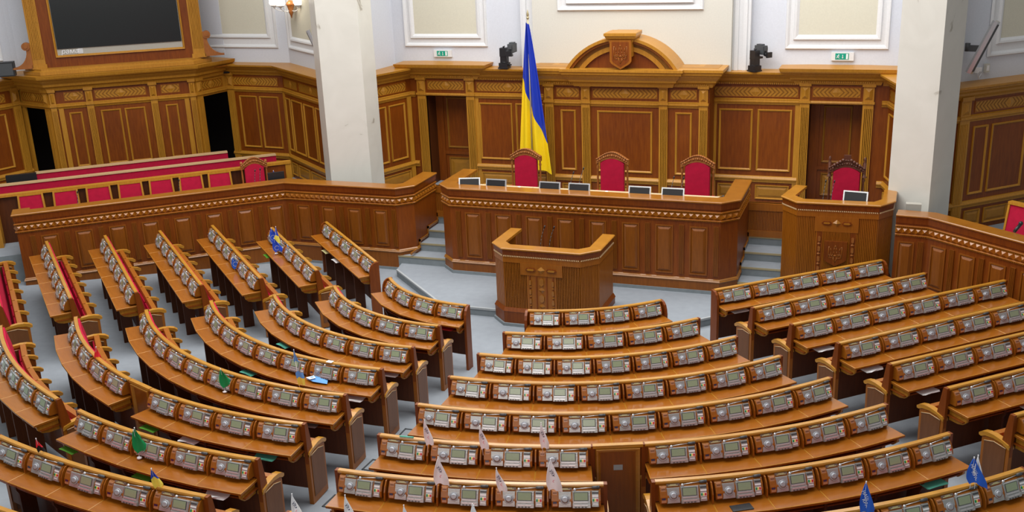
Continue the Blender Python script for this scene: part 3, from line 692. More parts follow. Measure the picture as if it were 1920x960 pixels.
def text(body, size, mt, loc, rotm, parent, depth=.002, name='lettering', shear=0):
    c = bpy.data.curves.new(name, 'FONT'); c.body = body; c.size = size; c.extrude = depth; c.align_x = 'CENTER'; c.align_y = 'CENTER'; c.shear = shear
    c.materials.append(mt); c.resolution_u = 3
    o = bpy.data.objects.new(name, c); COL.objects.link(o); o.parent = parent
    pl = parent.matrix_world if False else Matrix.Translation(parent.location)
    Mx = rotm.to_4x4(); Mx.translation = Vector(loc) - Vector(parent.location); o.matrix_local = Mx
    return tomesh(o)
def frmat(fr): return Matrix(((fr.d[0], 0, fr.n[0]), (fr.d[1], 0, fr.n[1]), (0, 1, 0)))
text('рама', .17, WHT, fb.p(sx0 + .30, -.03, sz0 + .085), frmat(fb), VB, shear=.2)
m = MB()
for i in range(5): m.fbox(fb, sx0 + .50, sx0 + .62, -.046, -.03, sz0 + .02 + i * .025, sz0 + .035 + i * .025)
wpart('striped_mark', m, WHT, VB)
# scroll brackets either side
for sg, a in ((-1, x0), (1, x1)):
    m = MB(); P = []
    for i in range(9): t = i / 8 * pi / 2; P.append((a + sg * (.50 - .40 * sin(t)), 4.32 + .42 * (1 - cos(t))))
    P = [(a, 4.28), (a + sg * .5, 4.28)] + P + [(a + sg * .12, 4.82), (a + sg * .05, 4.92), (a, 4.92)]
    if sg < 0: P = P[::-1]
    m.wpoly(fb, P, -.15, .02, 0); m.cyl(fb.p(a + sg * .1, -.16, 4.84), fb.p(a + sg * .1, .05, 4.84), .1, n=14)
    m.cyl(fb.p(a + sg * .1, .05, 4.84), fb.p(a + sg * .1, .07, 4.84), .05, n=12)
    wpart('scroll_bracket', m, CARVE, VB)
# left wall towards the viewer
LWp = (E0[0] + .05, E0[1] - .02); LWq = (LWp[0] - .9 * 1.2, LWp[1] - 4.2 * 1.2)
LWq = (-16.9, 17.2)
o6, f6, L6 = polyseg('wall_left', LWq, LWp, panels=((L6_ := 1.2, 2.1), (2.25, 3.15), (3.25, 3.95)), fries=((2.4, 4.0),), low=((1.2, 2.1), (2.25, 3.9)))
pilaster(o6, f6, L6 - .24, L6 - .03, .05)
for nm, prof in (('wall_moulding', MOULD), ('dado_ledge', LEDGE), ('cornice', CORN)): trimrun(o6, nm, [LWq, LWp], prof)
# ------------------------------------------------------------------ plaster walls above
def plaster(name, pts, mats, z0=3.9, z1=9.5):
    m = MB(); m.sweep(pts, [(0, z0), (0, z1), (-.2, z1), (-.2, z0)]); return struct(name, m, mats)
def pframe(root, f, s0, s1, z0, z1=9.2, w=0, inner=CREAM, g=.2):
    m = MB(); m.ring_panel(f, s0, s1, z0, z1, w, .10, .05, 0, 0); m.ring_panel(f, s0 + g * .85, s1 - g * .85, z0 + g, z1 - g, w + .003, .12, .05, 0, 1); wpart('plaster_frame', m, [WHITE, inner], root)
PYL = 24.42
pb = plaster('wall_upper_back', [(-6.0, PYL), (-2.3, PYL)], LAV)
pframe(pb, ID.off(0, -PYL), -5.66, -3.38, 4.44)
pb2 = plaster('wall_upper_back_right', [(2.75, PYL), (6.6, PYL)], LAV)
pframe(pb2, ID.off(0, -PYL), 3.82, 6.04, 4.42)
pc = plaster('wall_upper_centre', [(-2.4, 24.3), (-2.4, 24.25), (-2.05, 24.25), (-2.05, 24.0), (2.68, 24.0), (2.68, 24.25), (3.05, 24.25), (3.05, 24.3)], IVORY)
m = MB(); m.box(-2.42, -2.02, 24.2, 24.4, 3.9, 9.5); m.box(2.66, 3.07, 24.2, 24.4, 3.9, 9.5)
for a, b in ((-2.36, -2.27), (-2.17, -2.08), (2.72, 2.81), (2.91, 3.0)): m.box(a, b, 24.17, 24.2, 3.9, 9.5)
wpart('plaster_pilaster', m, WHITE, pc)
m = MB(); f = ID.off(0, -24.0); m.ring_panel(f, -1.42, 2.05, 5.34, 9.3, 0, .12, .05, 0, 0); m.ring_panel(f, -1.2, 1.83, 5.5, 9.2, .02, .1, .05, 0, 1); wpart('plaster_frame', m, [WHITE, CREAM], pc)
q0 = (-11.4, 24.62); q1 = (-9.22, 24.56); q2 = (-6.25, 22.2); q3 = (-5.98, PYL)
pl = plaster('wall_upper_left_rear', [q0, q1, q2, q3], LAV)
f = Fr(q0[0], q0[1], math.degrees(atan2(q1[1] - q0[1], q1[0] - q0[0]))); pframe(pl, f, -1.3, 1.88, 4.36, inner=CREAM, g=.26)
f = Fr(q1[0], q1[1], math.degrees(atan2(q2[1] - q1[1], q2[0] - q1[0]))); pframe(pl, f, .1, 2.5, 4.36, inner=CREAM, g=.22)
fsc = f
f = Fr(-15.6, 20.9, 90 - 16); pl2 = plaster('wall_upper_left', [(-17.2, 16.5), (-15.75, 21.5), (-15.4, 22.2)], LAV)
fl = Fr(-17.2, 16.5, math.degrees(atan2(5.0, 1.45))); pframe(pl2, fl, 1.0, 4.95, 4.42, g=.24)
pl3 = plaster('wall_upper_bay', [(-16.2, 21.3), (-14.6, 22.3), (-12.2, 24.6), (-11.3, 24.6)], LAV)
fr5 = Fr(RX[0] - .0, RX[1] + .32, 43); pr = plaster('wall_upper_right', [(6.4, 24.4), (6.75, 22.25), fr5.p(4.6, 0, 0)[:2]], LAV)
pframe(pr, fr5, 1.62, 4.4, 4.42, g=.24)

# ------------------------------------------------------------------ wall fittings
def exit_sign(x0, x1, z0, z1, lab):
    y = PYL - .04; t = thing('exit_sign', lab, 'sign', ((x0 + x1) / 2, PYL, z0)); f = ID.off(0, -y); w_ = x1 - x0
    m = MB(); m.fbox(f, x0, x1, -.04, .02, z0, z1); wpart('housing', m, WHITE, t)
    a, b = x0 + w_ * .18, x1 - w_ * .22
    m = MB(); m.fbox(f, a, b, .02, .026, z0 + .025, z1 - .02); wpart('green_plate', m, EXG, t)
    g = (b - a); m = MB(); m.fbox(f, b - g * .2, b - g * .06, .026, .03, z0 + .035, z1 - .03)
    c = a + g * .22; zc = (z0 + z1) / 2
    m.ball(f.p(c + .01, .03, zc + .038), .011); m.cyl(f.p(c, .03, zc + .022), f.p(c - .01, .03, zc - .01), .008, n=6)
    for dx, dz in ((.03, -.04), (-.04, -.035)): m.cyl(f.p(c - .01, .03, zc - .01), f.p(c + dx, .03, zc + dz), .006, n=6)
    for dx, dz in ((.035, .005), (-.035, .01)): m.cyl(f.p(c, .03, zc + .02), f.p(c + dx, .03, zc + dz), .005, n=6)
    d = a + g * .55; m.cyl(f.p(d, .03, zc + .04), f.p(d, .03, zc - .02), .006, n=6); m.wpoly(f, [(d - .018, zc - .015), (d, zc - .045), (d + .018, zc - .015)], .026, .032)
    wpart('pictogram', m, WHT, t)
exit_sign(-4.85, -4.36, 4.19, 4.36, 'green and white running-man exit sign above the left portal')
exit_sign(4.84, 5.32, 4.18, 4.36, 'green and white running-man exit sign above the right portal')
def camera_head(x, y, z, lab, flip):
    t = thing('robotic_camera', lab, 'camera', (x, y, z)); s = 1.0; k = 1 if flip else -1
    def P(nm, mb, mt=BLACK): 
        link(nm, mb.mesh(nm, mt), t)
    m = MB(); m.box(-.17, .14, -.16, .16, 0, .04); m.box(-.15, .13, -.14, .14, .04, .17); m.box(.13, .2, -.06, .06, .08, .12); P('base', m)
    m = MB(); m.box(-.11, .1, -.1, .1, .17, .36); m.cyl((-.0, 0, .17), (0, 0, .2), .12); P('pan_column', m)
    m = MB(); m.box(-.12, .08, -.11, .11, .36, .62); m.box(.08, .26, -.06, .06, .36, .42); m.cyl((-.02, 0, .62), (-.02, 0, .66), .03); m.cyl((.0, -.05, .66), (.0, .06, .66), .014); P('tilt_arm', m)
    m = MB(); m.box(.16, .34, -.16, .2, .48, .74); m.box(.18, .32, -.06, .14, .74, .78); m.box(.19, .31, -.2, -.15, .6, .7); P('camera_body', m, DKG)
    m = MB(); m.cyl((.26, -.14, .5), (.26, -.3, .48), .07, .08); m.box(.17, .36, -.34, -.27, .4, .56); P('lens_hood', m)
    return t
c1 = camera_head(-2.80, 24.0, 3.98, 'black robotic camera on the ledge left of the big flag', False)
c1.scale = (.8, .8, .8)
c2 = camera_head(3.22, 24.0, 3.98, 'black robotic camera on the ledge right of the pediment', True); c2.rotation_euler.z = .9; c2.scale = (.75, .75, .75)
# speakers
def line_speaker(p, tilt, rotz, lab):
    t = thing('column_loudspeaker', lab, 'speaker', p, rotz)
    m = MB(); P = [(-.09, 0), (-.07, -.07), (0, -.10), (.07, -.07), (.09, 0), (.06, .04), (-.06, .04)]
    m.prism([(x, y, -.55) for x, y in P], [(x, y, .55) for x, y in P]); o = link('cabinet', m.mesh('cabinet', SILV), t); o.rotation_euler = tilt
    m = MB(); m.prism([(x * .8, y * .8 - .026, -.5) for x, y in P[:5]], [(x * .8, y * .8 - .026, .5) for x, y in P[:5]]); g = link('grille', m.mesh('grille', DKG), t); g.rotation_euler = tilt
    m = MB(); m.box(-.04, .04, .02, .28, -.1, .02); m.cyl((0, .25, -.1), (0, .25, .06), .05); link('bracket', m.mesh('bracket', DKG), t); return t
pS = f5.p(1.25, .15, 0); line_speaker((pS[0], pS[1], 4.72), (R(22), 0, 0), R(43 + 35), 'slanted grey column loudspeaker on the wall right of the right marble column')
pS = fsc.p(2.33, .12, 0); ls_ = line_speaker((pS[0], pS[1], 4.66), (R(20), 0, 0), R(-38 - 30), 'slanted grey column loudspeaker peeking out beside the left marble column'); ls_.scale = (.7, .7, .7)
t = thing('wall_socket', 'small white socket with a cable below the right column loudspeaker', 'socket', fr5.p(1.38, 0, 4.13)); fs = Fr(0, 0, 43)
m = MB(); m.fbox(fs, -.08, .02, 0, .05, 0, .11); m.fbox(fs, .03, .1, 0, .04, .02, .1); link('plate', m.mesh('plate', WHT), t)
m = MB(); m.cyl(fs.p(-.03, .05, .05), fs.p(.02, .05, -.12), .006); m.cyl(fs.p(.02, .05, -.12), fs.p(.1, .04, -.02), .006); link('cable', m.mesh('cable', WHT), t)
t = thing('wall_switch', 'small white switch box on the right wall beside the cabled socket', 'switch', fr5.p(1.62, 0, 4.12))
m = MB(); m.fbox(fs, -.05, .05, 0, .06, 0, .17); link('box', m.mesh('box', IVORY), t); m = MB(); m.fbox(fs, -.03, .03, .06, .066, .03, .14); link('rocker', m.mesh('rocker', WHT), t)
# sconce
ps = fsc.p(.95, .16, 5.42); SCN = thing('wall_sconce', 'white and gold wall sconce with glowing bowls left of the left column', 'lamp', (ps[0], ps[1], 5.42))
m = MB(); m.lathe((0, 0, 0), [(.005, -.2), (.03, -.12), (.04, -.1), (.07, -.02), (.06, 0), (.09, .1), (.1, .13), (.12, .15), (.1, .2), (.04, .25)], 10); link('wall_bracket', m.mesh('wall_bracket', CARVE), SCN)
BULB = mat('glowing_bowl', (1, .95, .85), .5, emit=((1, .92, .78), 2.5))
for dx, dy in ((-.42, -.1), (-.12, -.28), (.3, -.1)):
    m = MB()
    for i in range(8):
        a0, a1 = pi * i / 8, pi * (i + 1) / 8
        m.cyl((dx * (1 - cos(a0)) / 2, dy * (1 - cos(a0)) / 2, .05 - .1 * sin(a0) + .07 * i / 8), (dx * (1 - cos(a1)) / 2, dy * (1 - cos(a1)) / 2, .05 - .1 * sin(a1) + .07 * (i + 1) / 8), .01, n=6)
    m.lathe((dx, dy, .1), [(.005, -.05), (.03, 0), (.09, .03), (.1, .05)], 12); link('arm', m.mesh('arm', WHITE), SCN)
    m = MB(); m.lathe((dx, dy, .14), [(.09, 0), (.13, .06), (.12, .14), (.06, .2), (.01, .21)], 14); link('glass_bowl', m.mesh('glass_bowl', BULB), SCN)
pl_ = bpy.data.lights.new('sconce_light', 'POINT'); pl_.energy = 14; pl_.color = (1, .88, .7); pl_.shadow_soft_size = .15; lo = bpy.data.objects.new('sconce_light', pl_); COL.objects.link(lo); lo.location = fsc.p(1.1, .35, 5.8)
# black speaker by left bracket, little spikes
t = thing('black_loudspeaker', 'black box loudspeaker behind the left scroll bracket of the video board', 'speaker', fb.p(-.95, -.1, 4.125)); ff = Fr(0, 0, ba)
m = MB(); m.fbox(ff, -.25, .25, -.15, .12, 0, .36); link('cabinet', m.mesh('cabinet', BLACK), t); m = MB(); m.fbox(ff, -.22, .22, .12, .13, .03, .33); link('grille', m.mesh('grille', DKG), t)

# ------------------------------------------------------------------ big flag
FY = 22.95
BF = thing('state_flag', 'tall furled blue and yellow flag on a pole left of the centre panelling', 'flag', (-1.80, FY, .85))
m = MB(); m.cyl((0, 0, 0), (0, 0, 4.42), .02); m.lathe((0, 0, 0), [(.2, 0), (.2, .03), (.05, .06), (.03, .12)], 16); link('pole', m.mesh('pole', BRASS), BF)
m = MB(); m.ball((0, 0, 4.44), .035); m.lathe((0, 0, 4.47), [(.02, 0), (.035, .04), (.02, .1), (.003, .16)], 8); link('finial', m.mesh('finial', BRASS), BF)
def cloth(f_lo, f_hi, nm, mt, ns=56, nt=20):
    m = MB(); vs = []
    for i in range(ns + 1):
        s = i / ns
        for j in range(nt + 1):
            t = j / nt; z = f_hi(s) + (f_lo(s) - f_hi(s)) * t; h = (5.2 - z) / 3.7
            wd = .04 + .52 * max(0, h) ** .85
            x = -.02 - wd * .62 + s * wd * 1.55; amp = .03 + .06 * h
            y = amp * sin(s * 5.2 * pi + .6) * (.4 + .6 * sin(pi * s)) - .06 * sin(pi * s)
            vs.append((x, y, z - .85))
    m.add(vs, [(i * (nt + 1) + j, (i + 1) * (nt + 1) + j, (i + 1) * (nt + 1) + j + 1, i * (nt + 1) + j + 1) for i in range(ns) for j in range(nt)], 0, True)
    return link(nm, m.mesh(nm, mt), BF)
fmid = lambda s: 3.92 - 1.55 * s ** 1.15
cloth(fmid, lambda s: 5.2 - .05 * s, 'blue_half', BLUE); cloth(lambda s: 1.98 - .35 * s, fmid, 'yellow_half', YELL)
# ------------------------------------------------------------------ chairs with carved crests
def throne(loc, rot, lab, dark=False, W=.74, H=1.62, group='carved armchairs behind the long desk'):
    cm = CARVD if dark else CARVE
    t = thing('carved_armchair', lab, 'chair', loc, rot, group)
    P = lambda nm, mb, mt: link(nm, mb.mesh(nm, mt), t)
    a = W / 2
    # back pad
    hb, ht = .5, H - .16
    n = 16; pts = [(-a * .74, hb), (a * .74, hb)] + [(a * .74 * (1 - 2 * i / n), ht - .10 + .13 * sin(pi * i / n) ** .8) for i in range(n + 1)]
    m = MB(); m.prism([(x, .0, z) for x, z in pts], [(x, .06, z) for x, z in pts], 1)
    c = (0, (hb + ht) / 2); m.prism([(x * .94, -.03, c[1] + (z - c[1]) * .97) for x, z in pts], [(x, .0, z) for x, z in pts]); P('back_pad', m, [VELV, cm])
    m = MB()
    for sg in (-1, 1): m.lathe((sg * a * .92, .02, .42), [(.026, 0), (.026, .1), (.035, .12), (.02, .16), (.024, .5), (.02, .8), (.034, .84), (.02, .88), (.026, H - .64)], 8)
    P('back_post', m, cm)
    m = MB()
    lo = [(-a + 2 * a * i / n, ht - .12 + .13 * sin(pi * i / n)) for i in range(n + 1)]; hi = [(-a + 2 * a * i / n, H - .17 + .17 * sin(pi * i / n) ** 1.2) for i in range(n + 1)]
    pp = lo + hi[::-1]
    m.prism([(x, -.03, z) for x, z in pp], [(x, .07, z) for x, z in pp])
    for i in range(1, n):
        x = -a + 2 * a * i / n; z = (lo[i][1] + hi[i][1]) / 2; m.ball((x, -.03, z), .022 if i % 2 else .03, 0, 8)
    for i in range(n): m.cyl((hi[i][0], -.035, hi[i][1]), (hi[i + 1][0], -.035, hi[i + 1][1]), .015, n=6)
    if dark:
        m.wpoly(ID, [(-.07, H - .05), (.07, H - .05), (.07, H + .1), (-.07, H + .1)], -.05, .02)
        for sg in (-1, 1):
            m.lathe((sg * a * .95, .02, H - .36), [(.05, 0), (.05, .02), (.03, .04), (.036, .3), (.02, .33), (.03, .36), (.03, .39), (.004, .43)], 10)
            for k in range(4): m.ball((sg * (.08 + .055 * k), -.04, H + .0 - .035 * k), .035, 0, 8)
    P('carved_crest', m, cm)
    m = MB(); m.box(-a * .85, a * .85, -.55, .0, .42, .5, 0); m.box(-a * .9, a * .9, -.56, .02, .34, .42, 1); P('seat', m, [VELV, cm])
    for sg in (-1, 1):
        m = MB(); m.box(sg * a * .95 - .035, sg * a * .95 + .035, -.5, .0, .68, .74, 0); m.box(sg * a * .95 - .02, sg * a * .95 + .02, -.48, -.44, .42, .68, 1); m.box(sg * a * .95 - .03, sg * a * .95 + .03, -.53, -.5, .66, .72, 1); P('armrest', m, [VELV, cm])
    for x in (-1, 1):
        for y in (-.5, -.02):
            m = MB(); m.cyl((x * a * .85, y, 0), (x * a * .85, y, .36), .022, .03, n=8); P('leg', m, cm)
    return t
CZ = .855
for x, lab in ((-1.6, 'carved armchair with red back, in front of the big flag'), (.44, 'carved armchair with red back, middle seat behind the long desk'), (2.34, 'carved armchair with red back, right end of the long desk')):
    throne((x, 21.9, CZ), 0, lab)
throne((5.42, 21.75, CZ), 0, 'dark carved armchair with tall ornate crest behind the tribune', True, .72, 1.68, 'carved armchair at the tribune')
# ------------------------------------------------------------------ desk clutter on presidium desk
def monitor(x, y, z, rot, lab, grp='monitors on the presidium desk'):
    t = thing('monitor', lab, 'monitor', (x, y, z), rot, grp); t.rotation_euler = (0, 0, rot)
    tl = R(-14)
    m = MB(); m.box(-.23, .23, -.015, .03, .03, .31, 0); o = link('casing', m.mesh('casing', SILV), t); o.rotation_euler = (tl, 0, 0); o.location = (0, 0, .02)
    m = MB(); m.box(-.205, .205, -.022, -.015, .05, .285, 0); o = link('dark_panel', m.mesh('dark_panel', BLACK), t); o.rotation_euler = (tl, 0, 0); o.location = (0, 0, .02)
    m = MB(); m.box(-.1, .1, -.02, .18, 0, .015); m.box(-.03, .03, .06, .1, 0, .12); link('stand', m.mesh('stand', DKG), t)
ZW = 1.9
for x, r, lab in ((-2.22, .28, 'monitor beside white paper, leftmost on the presidium desk'), (-1.62, .0, 'monitor in front of the armchair by the flag'), (-.42, 0, 'monitor beside the black desk phone'), (.22, 0, 'monitor in front of the middle carved armchair'),
                  (1.5, 0, 'monitor between the middle and right armchairs'), (2.18, 0, 'monitor in front of the right carved armchair')):
    monitor(x, 19.98, ZW, r, lab)
monitor(5.65, 20.42, ZW, -.12, 'monitor on the tribune before the dark carved armchair', 'tribune monitor')
def mic(p, h, lean, lab, grp=None):
    t = thing('gooseneck_microphone', lab, 'microphone', p, 0, 'gooseneck microphones')
    m = MB(); m.cyl((0, 0, 0), (0, 0, .02), .03); a = (0, 0, .02); pts = [(lean[0] * (i / 6) ** 2, lean[1] * (i / 6) ** 2, .02 + h * i / 6) for i in range(7)]
    for u, v in zip(pts[:-1], pts[1:]): m.cyl(u, v, .006, n=6)
    link('gooseneck', m.mesh('gooseneck', DKG), t)
    m = MB(); m.cyl(pts[-1], (pts[-1][0] + lean[0] * .2, pts[-1][1] + .01, pts[-1][2] + .05), .016, .012, n=8); link('capsule', m.mesh('capsule', BLACK), t)
mic((.02, 18.02, 1.385), .42, (.07, .05), 'left of two thin gooseneck microphones on the lectern'); mic((.2, 18.02, 1.385), .42, (.08, .05), 'right of two thin gooseneck microphones on the lectern')
mic((5.05, 20.5, ZW), .42, (.03, .1), 'left of two gooseneck microphones on the tribune'); mic((5.2, 20.5, ZW), .42, (.04, .1), 'right of two gooseneck microphones on the tribune')
mic((-.02, 20.1, ZW), .45, (.06, .12), 'gooseneck microphone beside the phone on the presidium desk, left one', None); mic((.0 + .12, 20.3, ZW), .5, (.08, .12), 'gooseneck microphone left of the middle armchair')
mic((2.05, 20.45, ZW), .36, (.04, .1), 'left of two gooseneck microphones before the right armchair'); mic((2.25, 20.45, ZW), .36, (.04, .1), 'right of two gooseneck microphones before the right armchair')
def phone(p, rot, lab, s=1, mt=DKG):
    t = thing('desk_phone', lab, 'phone', p, rot)
    m = MB(); m.xpoly([(-.1, 0), (.1, 0), (.1, .09), (-.1, .03)], -.11, .11); link('base', m.mesh('base', mt), t)
    m = MB(); m.cyl((-.075, -.08, .07), (-.075, .09, .12), .025); m.ball((-.075, -.08, .065), .035); m.ball((-.075, .09, .115), .035); link('handset', m.mesh('handset', mt), t)
    m = MB(); m.box(-.02, .09, .02, .08, .075, .085); link('display', m.mesh('display', SILV), t)
phone((-.74, 20.05, ZW), .2, 'dark desk phone between two monitors near the presidium desk centre'); phone((2.72, 20.0, ZW), -.5, 'grey desk phone with coiled cord, right part of the presidium desk', 1, SCRF); phone((3.12, 20.2, ZW), -.9, 'black tilted handset phone at the right end of the presidium desk', 1, BLACK)
def sheet(name, p, sx, sy, rot, lab, cat='paper', mt=PAPER, n=1, grp=None):
    t = thing(name, lab, cat, p, rot, 'papers and folders under the desks' if cat == 'papers' else grp)
    for i in range(n):
        m = MB(); m.box(-sx / 2, sx / 2, -sy / 2, sy / 2, .004 * i, .004 * i + .003); o = link('sheet', m.mesh('sheet', mt), t); o.rotation_euler.z = .08 * i
    return t
sheet('paper_stack', (-2.5, 20.0, ZW), .28, .2, .3, 'crumpled white papers at the left end of the presidium desk', n=4)
sheet('notepad', (-.95, 20.12, ZW), .22, .12, 0, 'yellowish notepad on the presidium desk left of the phone', 'notepad', LABY, 2)
sheet('paper_sheet', (1.12, 20.02, ZW), .3, .14, 0, 'white sheet on the presidium desk left of the gap', n=1)
for k, (x, lab) in enumerate(((-1.22, 'small drinking glass beside the second monitor from the left'), (.72, 'small drinking glass by the middle armchair arm'), (1.92, 'small drinking glass before the right armchair'))):
    m = MB(); m.lathe((0, 0, 0), [(.001, .002), (.025, .002), (.03, .1), (.027, .1), (.022, .01), (.001, .01)], 12); o = link('drinking_glass', m.mesh('drinking_glass', WHT)); o.location = (x, 20.35, ZW); tag(o, lab, 'glass')
# ------------------------------------------------------------------ side stall benches
def sp(s, off): # point behind the left stall line
    th = R(40.5); return (-6.85 + cos(th) * s - sin(th) * off, 20.0 + sin(th) * s + cos(th) * off)
fS = Fr(-6.85, 20.0, 40.5)
ftop = MB()
ftop.prism([fS.p(-6.3, -.3, 0), fS.p(.6, -.3, 0), fS.p(.6, -4.4, 0), fS.p(-6.8, -4.4, 0)], [fS.p(-6.3, -.3, .95), fS.p(.6, -.3, .95), fS.p(.6, -4.4, .95), fS.p(-6.8, -4.4, .95)], 1, 0)
struct('floor_stall_platform', ftop, [CARPET, CARP2])
# seats fixed in one bench
BE = thing('stall_bench', 'front bench with seven separate red seat backs inside the left stall', 'bench', (*fS.p(-3.5, -1.3, 0)[:2], .95), 0, 'red benches of the left stall')
m = MB(); m.fbox(fS, -6.15, .35, -1.42, -1.36, .95, 2.0, 0); wpart('back_board', m, DARK, BE)
m = MB(); m.fbox(fS, -6.2, -.72, -1.46, -1.28, 2.02, 2.07); wpart('top_rail', m, GOLD, BE)
cs = [-5.45, -4.72, -4.02, -3.33, -2.65, -1.98, -1.32]
for c in cs:
    m = MB(); m.prism([fS.p(c - .27, -1.2, 1.35), fS.p(c + .27, -1.2, 1.35), fS.p(c + .27, -1.36, 1.35), fS.p(c - .27, -1.36, 1.35)], [fS.p(c - .24, -1.28, 2.0), fS.p(c + .24, -1.28, 2.0), fS.p(c + .24, -1.36, 2.0), fS.p(c - .24, -1.36, 2.0)], 0)
    wpart('seat_back', m, VELV, BE)
    m = MB()
    for sg in (-1, 1): m.prism([fS.p(c + sg * .27 - .02, -1.17, 1.35), fS.p(c + sg * .27 + .02, -1.17, 1.35), fS.p(c + sg * .27 + .02, -1.36, 1.35), fS.p(c + sg * .27 - .02, -1.36, 1.35)], [fS.p(c + sg * .245 - .02, -1.26, 2.03), fS.p(c + sg * .245 + .02, -1.26, 2.03), fS.p(c + sg * .245 + .02, -1.36, 2.03), fS.p(c + sg * .245 - .02, -1.36, 2.03)])
    m.fbox(fS, c - .26, c + .26, -1.36, -1.27, 2.0, 2.035)
    wpart('seat_frame', m, GOLD, BE)
    m = MB(); m.fbox(fS, c - .26, c + .26, -1.25, -.8, 1.32, 1.4); wpart('seat', m, VELV, BE)
m = MB(); m.fbox(fS, -6.28, -6.14, -1.5, -1.0, .95, 2.06, 0); m.fbox(fS, -.2, .36, -1.42, -1.3, .95, 2.04, 1); m.fbox(fS, -.2, .38, -1.44, -1.26, 2.04, 2.1, 0); m.fbox(fS, .24, .38, -1.44, -1.28, .95, 2.04, 0)
wpart('end_panel', m, [GOLD, RED], BE)
for off, z, s0, s1, lab in ((2.4, 2.08, -7.0, .18, 'middle red-backed bench of the left stall'), (3.4, 2.08, -5.45, -.9, 'rearmost red-backed bench below the video board')):
    b = thing('stall_bench', lab, 'bench', (*fS.p((s0 + s1) / 2, -off, 0)[:2], .95), 0, 'red benches of the left stall')
    m = MB(); m.fbox(fS, s0, s1, -off - .1, -off + .06, z - .035, z); wpart('top_rail', m, LITE, b)
    m = MB(); m.fbox(fS, s0, s1, -off - .04, -off + .04, 1.4, z - .035); wpart('seat_back', m, VELV, b)
    m = MB(); m.fbox(fS, s0, s1, -off - .08, -off - .04, .95, z - .035); wpart('back_board', m, RED, b)
    m = MB(); m.fbox(fS, s0, s1, -off + .04, -off + .5, 1.3, 1.4); wpart('seat', m, VELV, b)
tv = thing('black_monitor', 'black flat box at the left end of the rearmost red bench', 'monitor', (*fS.p(-5.75, -3.35, 0)[:2], 1.75)); m = MB(); m.fbox(fS, -6.1, -5.42, -3.42, -3.3, 1.75, 2.08); wpart('casing', m, BLACK, tv); m = MB(); m.fbox(fS, -6.0, -5.5, -3.5, -3.2, .95, 1.75); wpart('stand', m, DKG, tv)
th_ = throne((*fS.p(-.52, -1.1, 0)[:2], .95), R(40.5), 'square red armchair with carved wooden crest at the right end of the left stall', False, .62, 1.38, 'carved armchair in the left stall')
mp = fS.p(-.62, -.35, 0); mic((mp[0], mp[1], 1.75), .38, (.02, .03), 'left of two microphones before the carved armchair in the left stall'); mp = fS.p(-.5, -.35, 0); mic((mp[0], mp[1], 1.75), .4, (.02, .03), 'right of two microphones before the carved armchair in the left stall')
for s_, lab in ((-4.45, 'single microphone before the second red seat of the left stall'), (-2.3, 'single microphone before the fifth red seat of the left stall')):
    mp = fS.p(s_, -.4, 0); mic((mp[0], mp[1], 1.7), .4, (.0, .04), lab)
bx = thing('black_monitor', 'black monitor beside the small flag on the left stall', 'monitor', (*fS.p(-.12, -.4, 0)[:2], 1.75)); m = MB(); m.fbox(fS, -.3, .08, -.48, -.42, 1.8, 2.06); wpart('casing', m, BLACK, bx); m = MB(); m.fbox(fS, -.2, 0, -.5, -.36, 1.75, 1.8); wpart('stand', m, DKG, bx)
m = MB(); m.fbox(fS, -5.6, .2, -.75, -.25, 1.7, 1.75); wpart('worktop', m, CREMT, GB)
# chair in right stall
fT = Fr(7.0, 20.05, -40)
def stall_chair(s, off, rot, lab):
    p = fT.p(s, -off, 0); t = thing('stall_armchair', lab, 'chair', (p[0], p[1], .95), rot)
    m = MB(); m.prism([(-.3, -.02, .45), (.3, -.02, .45), (.3, .05, .45), (-.3, .05, .45)], [(-.28, .08, 1.2), (.28, .08, 1.2), (.28, .15, 1.2), (-.28, .15, 1.2)]); link('seat_back', m.mesh('seat_back', VELV), t)
    m = MB()
    for sg in (-1, 1): m.prism([(sg * .31 - .02, -.04, .3), (sg * .31 + .02, -.04, .3), (sg * .31 + .02, .05, .3), (sg * .31 - .02, .05, .3)], [(sg * .29 - .02, .06, 1.22), (sg * .29 + .02, .06, 1.22), (sg * .29 + .02, .16, 1.22), (sg * .29 - .02, .16, 1.22)])
    m.box(-.31, .31, .05, .17, 1.2, 1.25); link('back_frame', m.mesh('back_frame', GOLD), t)
    for sg in (-1, 1):
        m = MB(); m.box(sg * .33 - .03, sg * .33 + .03, -.5, .05, .64, .68); m.box(sg * .33 - .02, sg * .33 + .02, -.48, -.43, 0, .64); m.box(sg * .33 - .02, sg * .33 + .02, -.02, .03, 0, .64); link('armrest', m.mesh('armrest', MID), t)
    m = MB(); m.box(-.29, .29, -.5, .0, .36, .45); link('seat', m.mesh('seat', VELV), t)
m = MB(); m.prism([fT.p(-.6, -.3, 0), fT.p(5, -.3, 0), fT.p(5, -3.2, 0), fT.p(-.6, -3.2, 0)], [fT.p(-.6, -.3, .95), fT.p(5, -.3, .95), fT.p(5, -3.2, .95), fT.p(-.6, -3.2, .95)], 1, 0); struct('floor_right_platform', m, [CARPET, CARP2])
stall_chair(1.12, 1.05, R(-40), 'red armchair with light wooden frame behind the right stall, at the frame edge')
t = thing('desk_handset', 'small black handset lying on the rail of the right stall', 'phone', fT.p(1.5, -.35, 1.9)); m = MB(); m.cyl((0, 0, .02), (.1, .1, .14), .03); m.ball((.1, .1, .15), .04); link('handset', m.mesh('handset', BLACK), t)
m = MB(); m.fbox(fT, -.3, 4.2, -.75, -.25, 1.7, 1.75); wpart('worktop', m, CREMT, RB)
t = thing('low_wall_box', 'small beige box against the right marble column above the stall', 'box', (6.72, 20.6, .95)); m = MB(); m.box(-.14, .14, -.05, .1, 0, 1.05); link('box', m.mesh('box', SCRF), t)
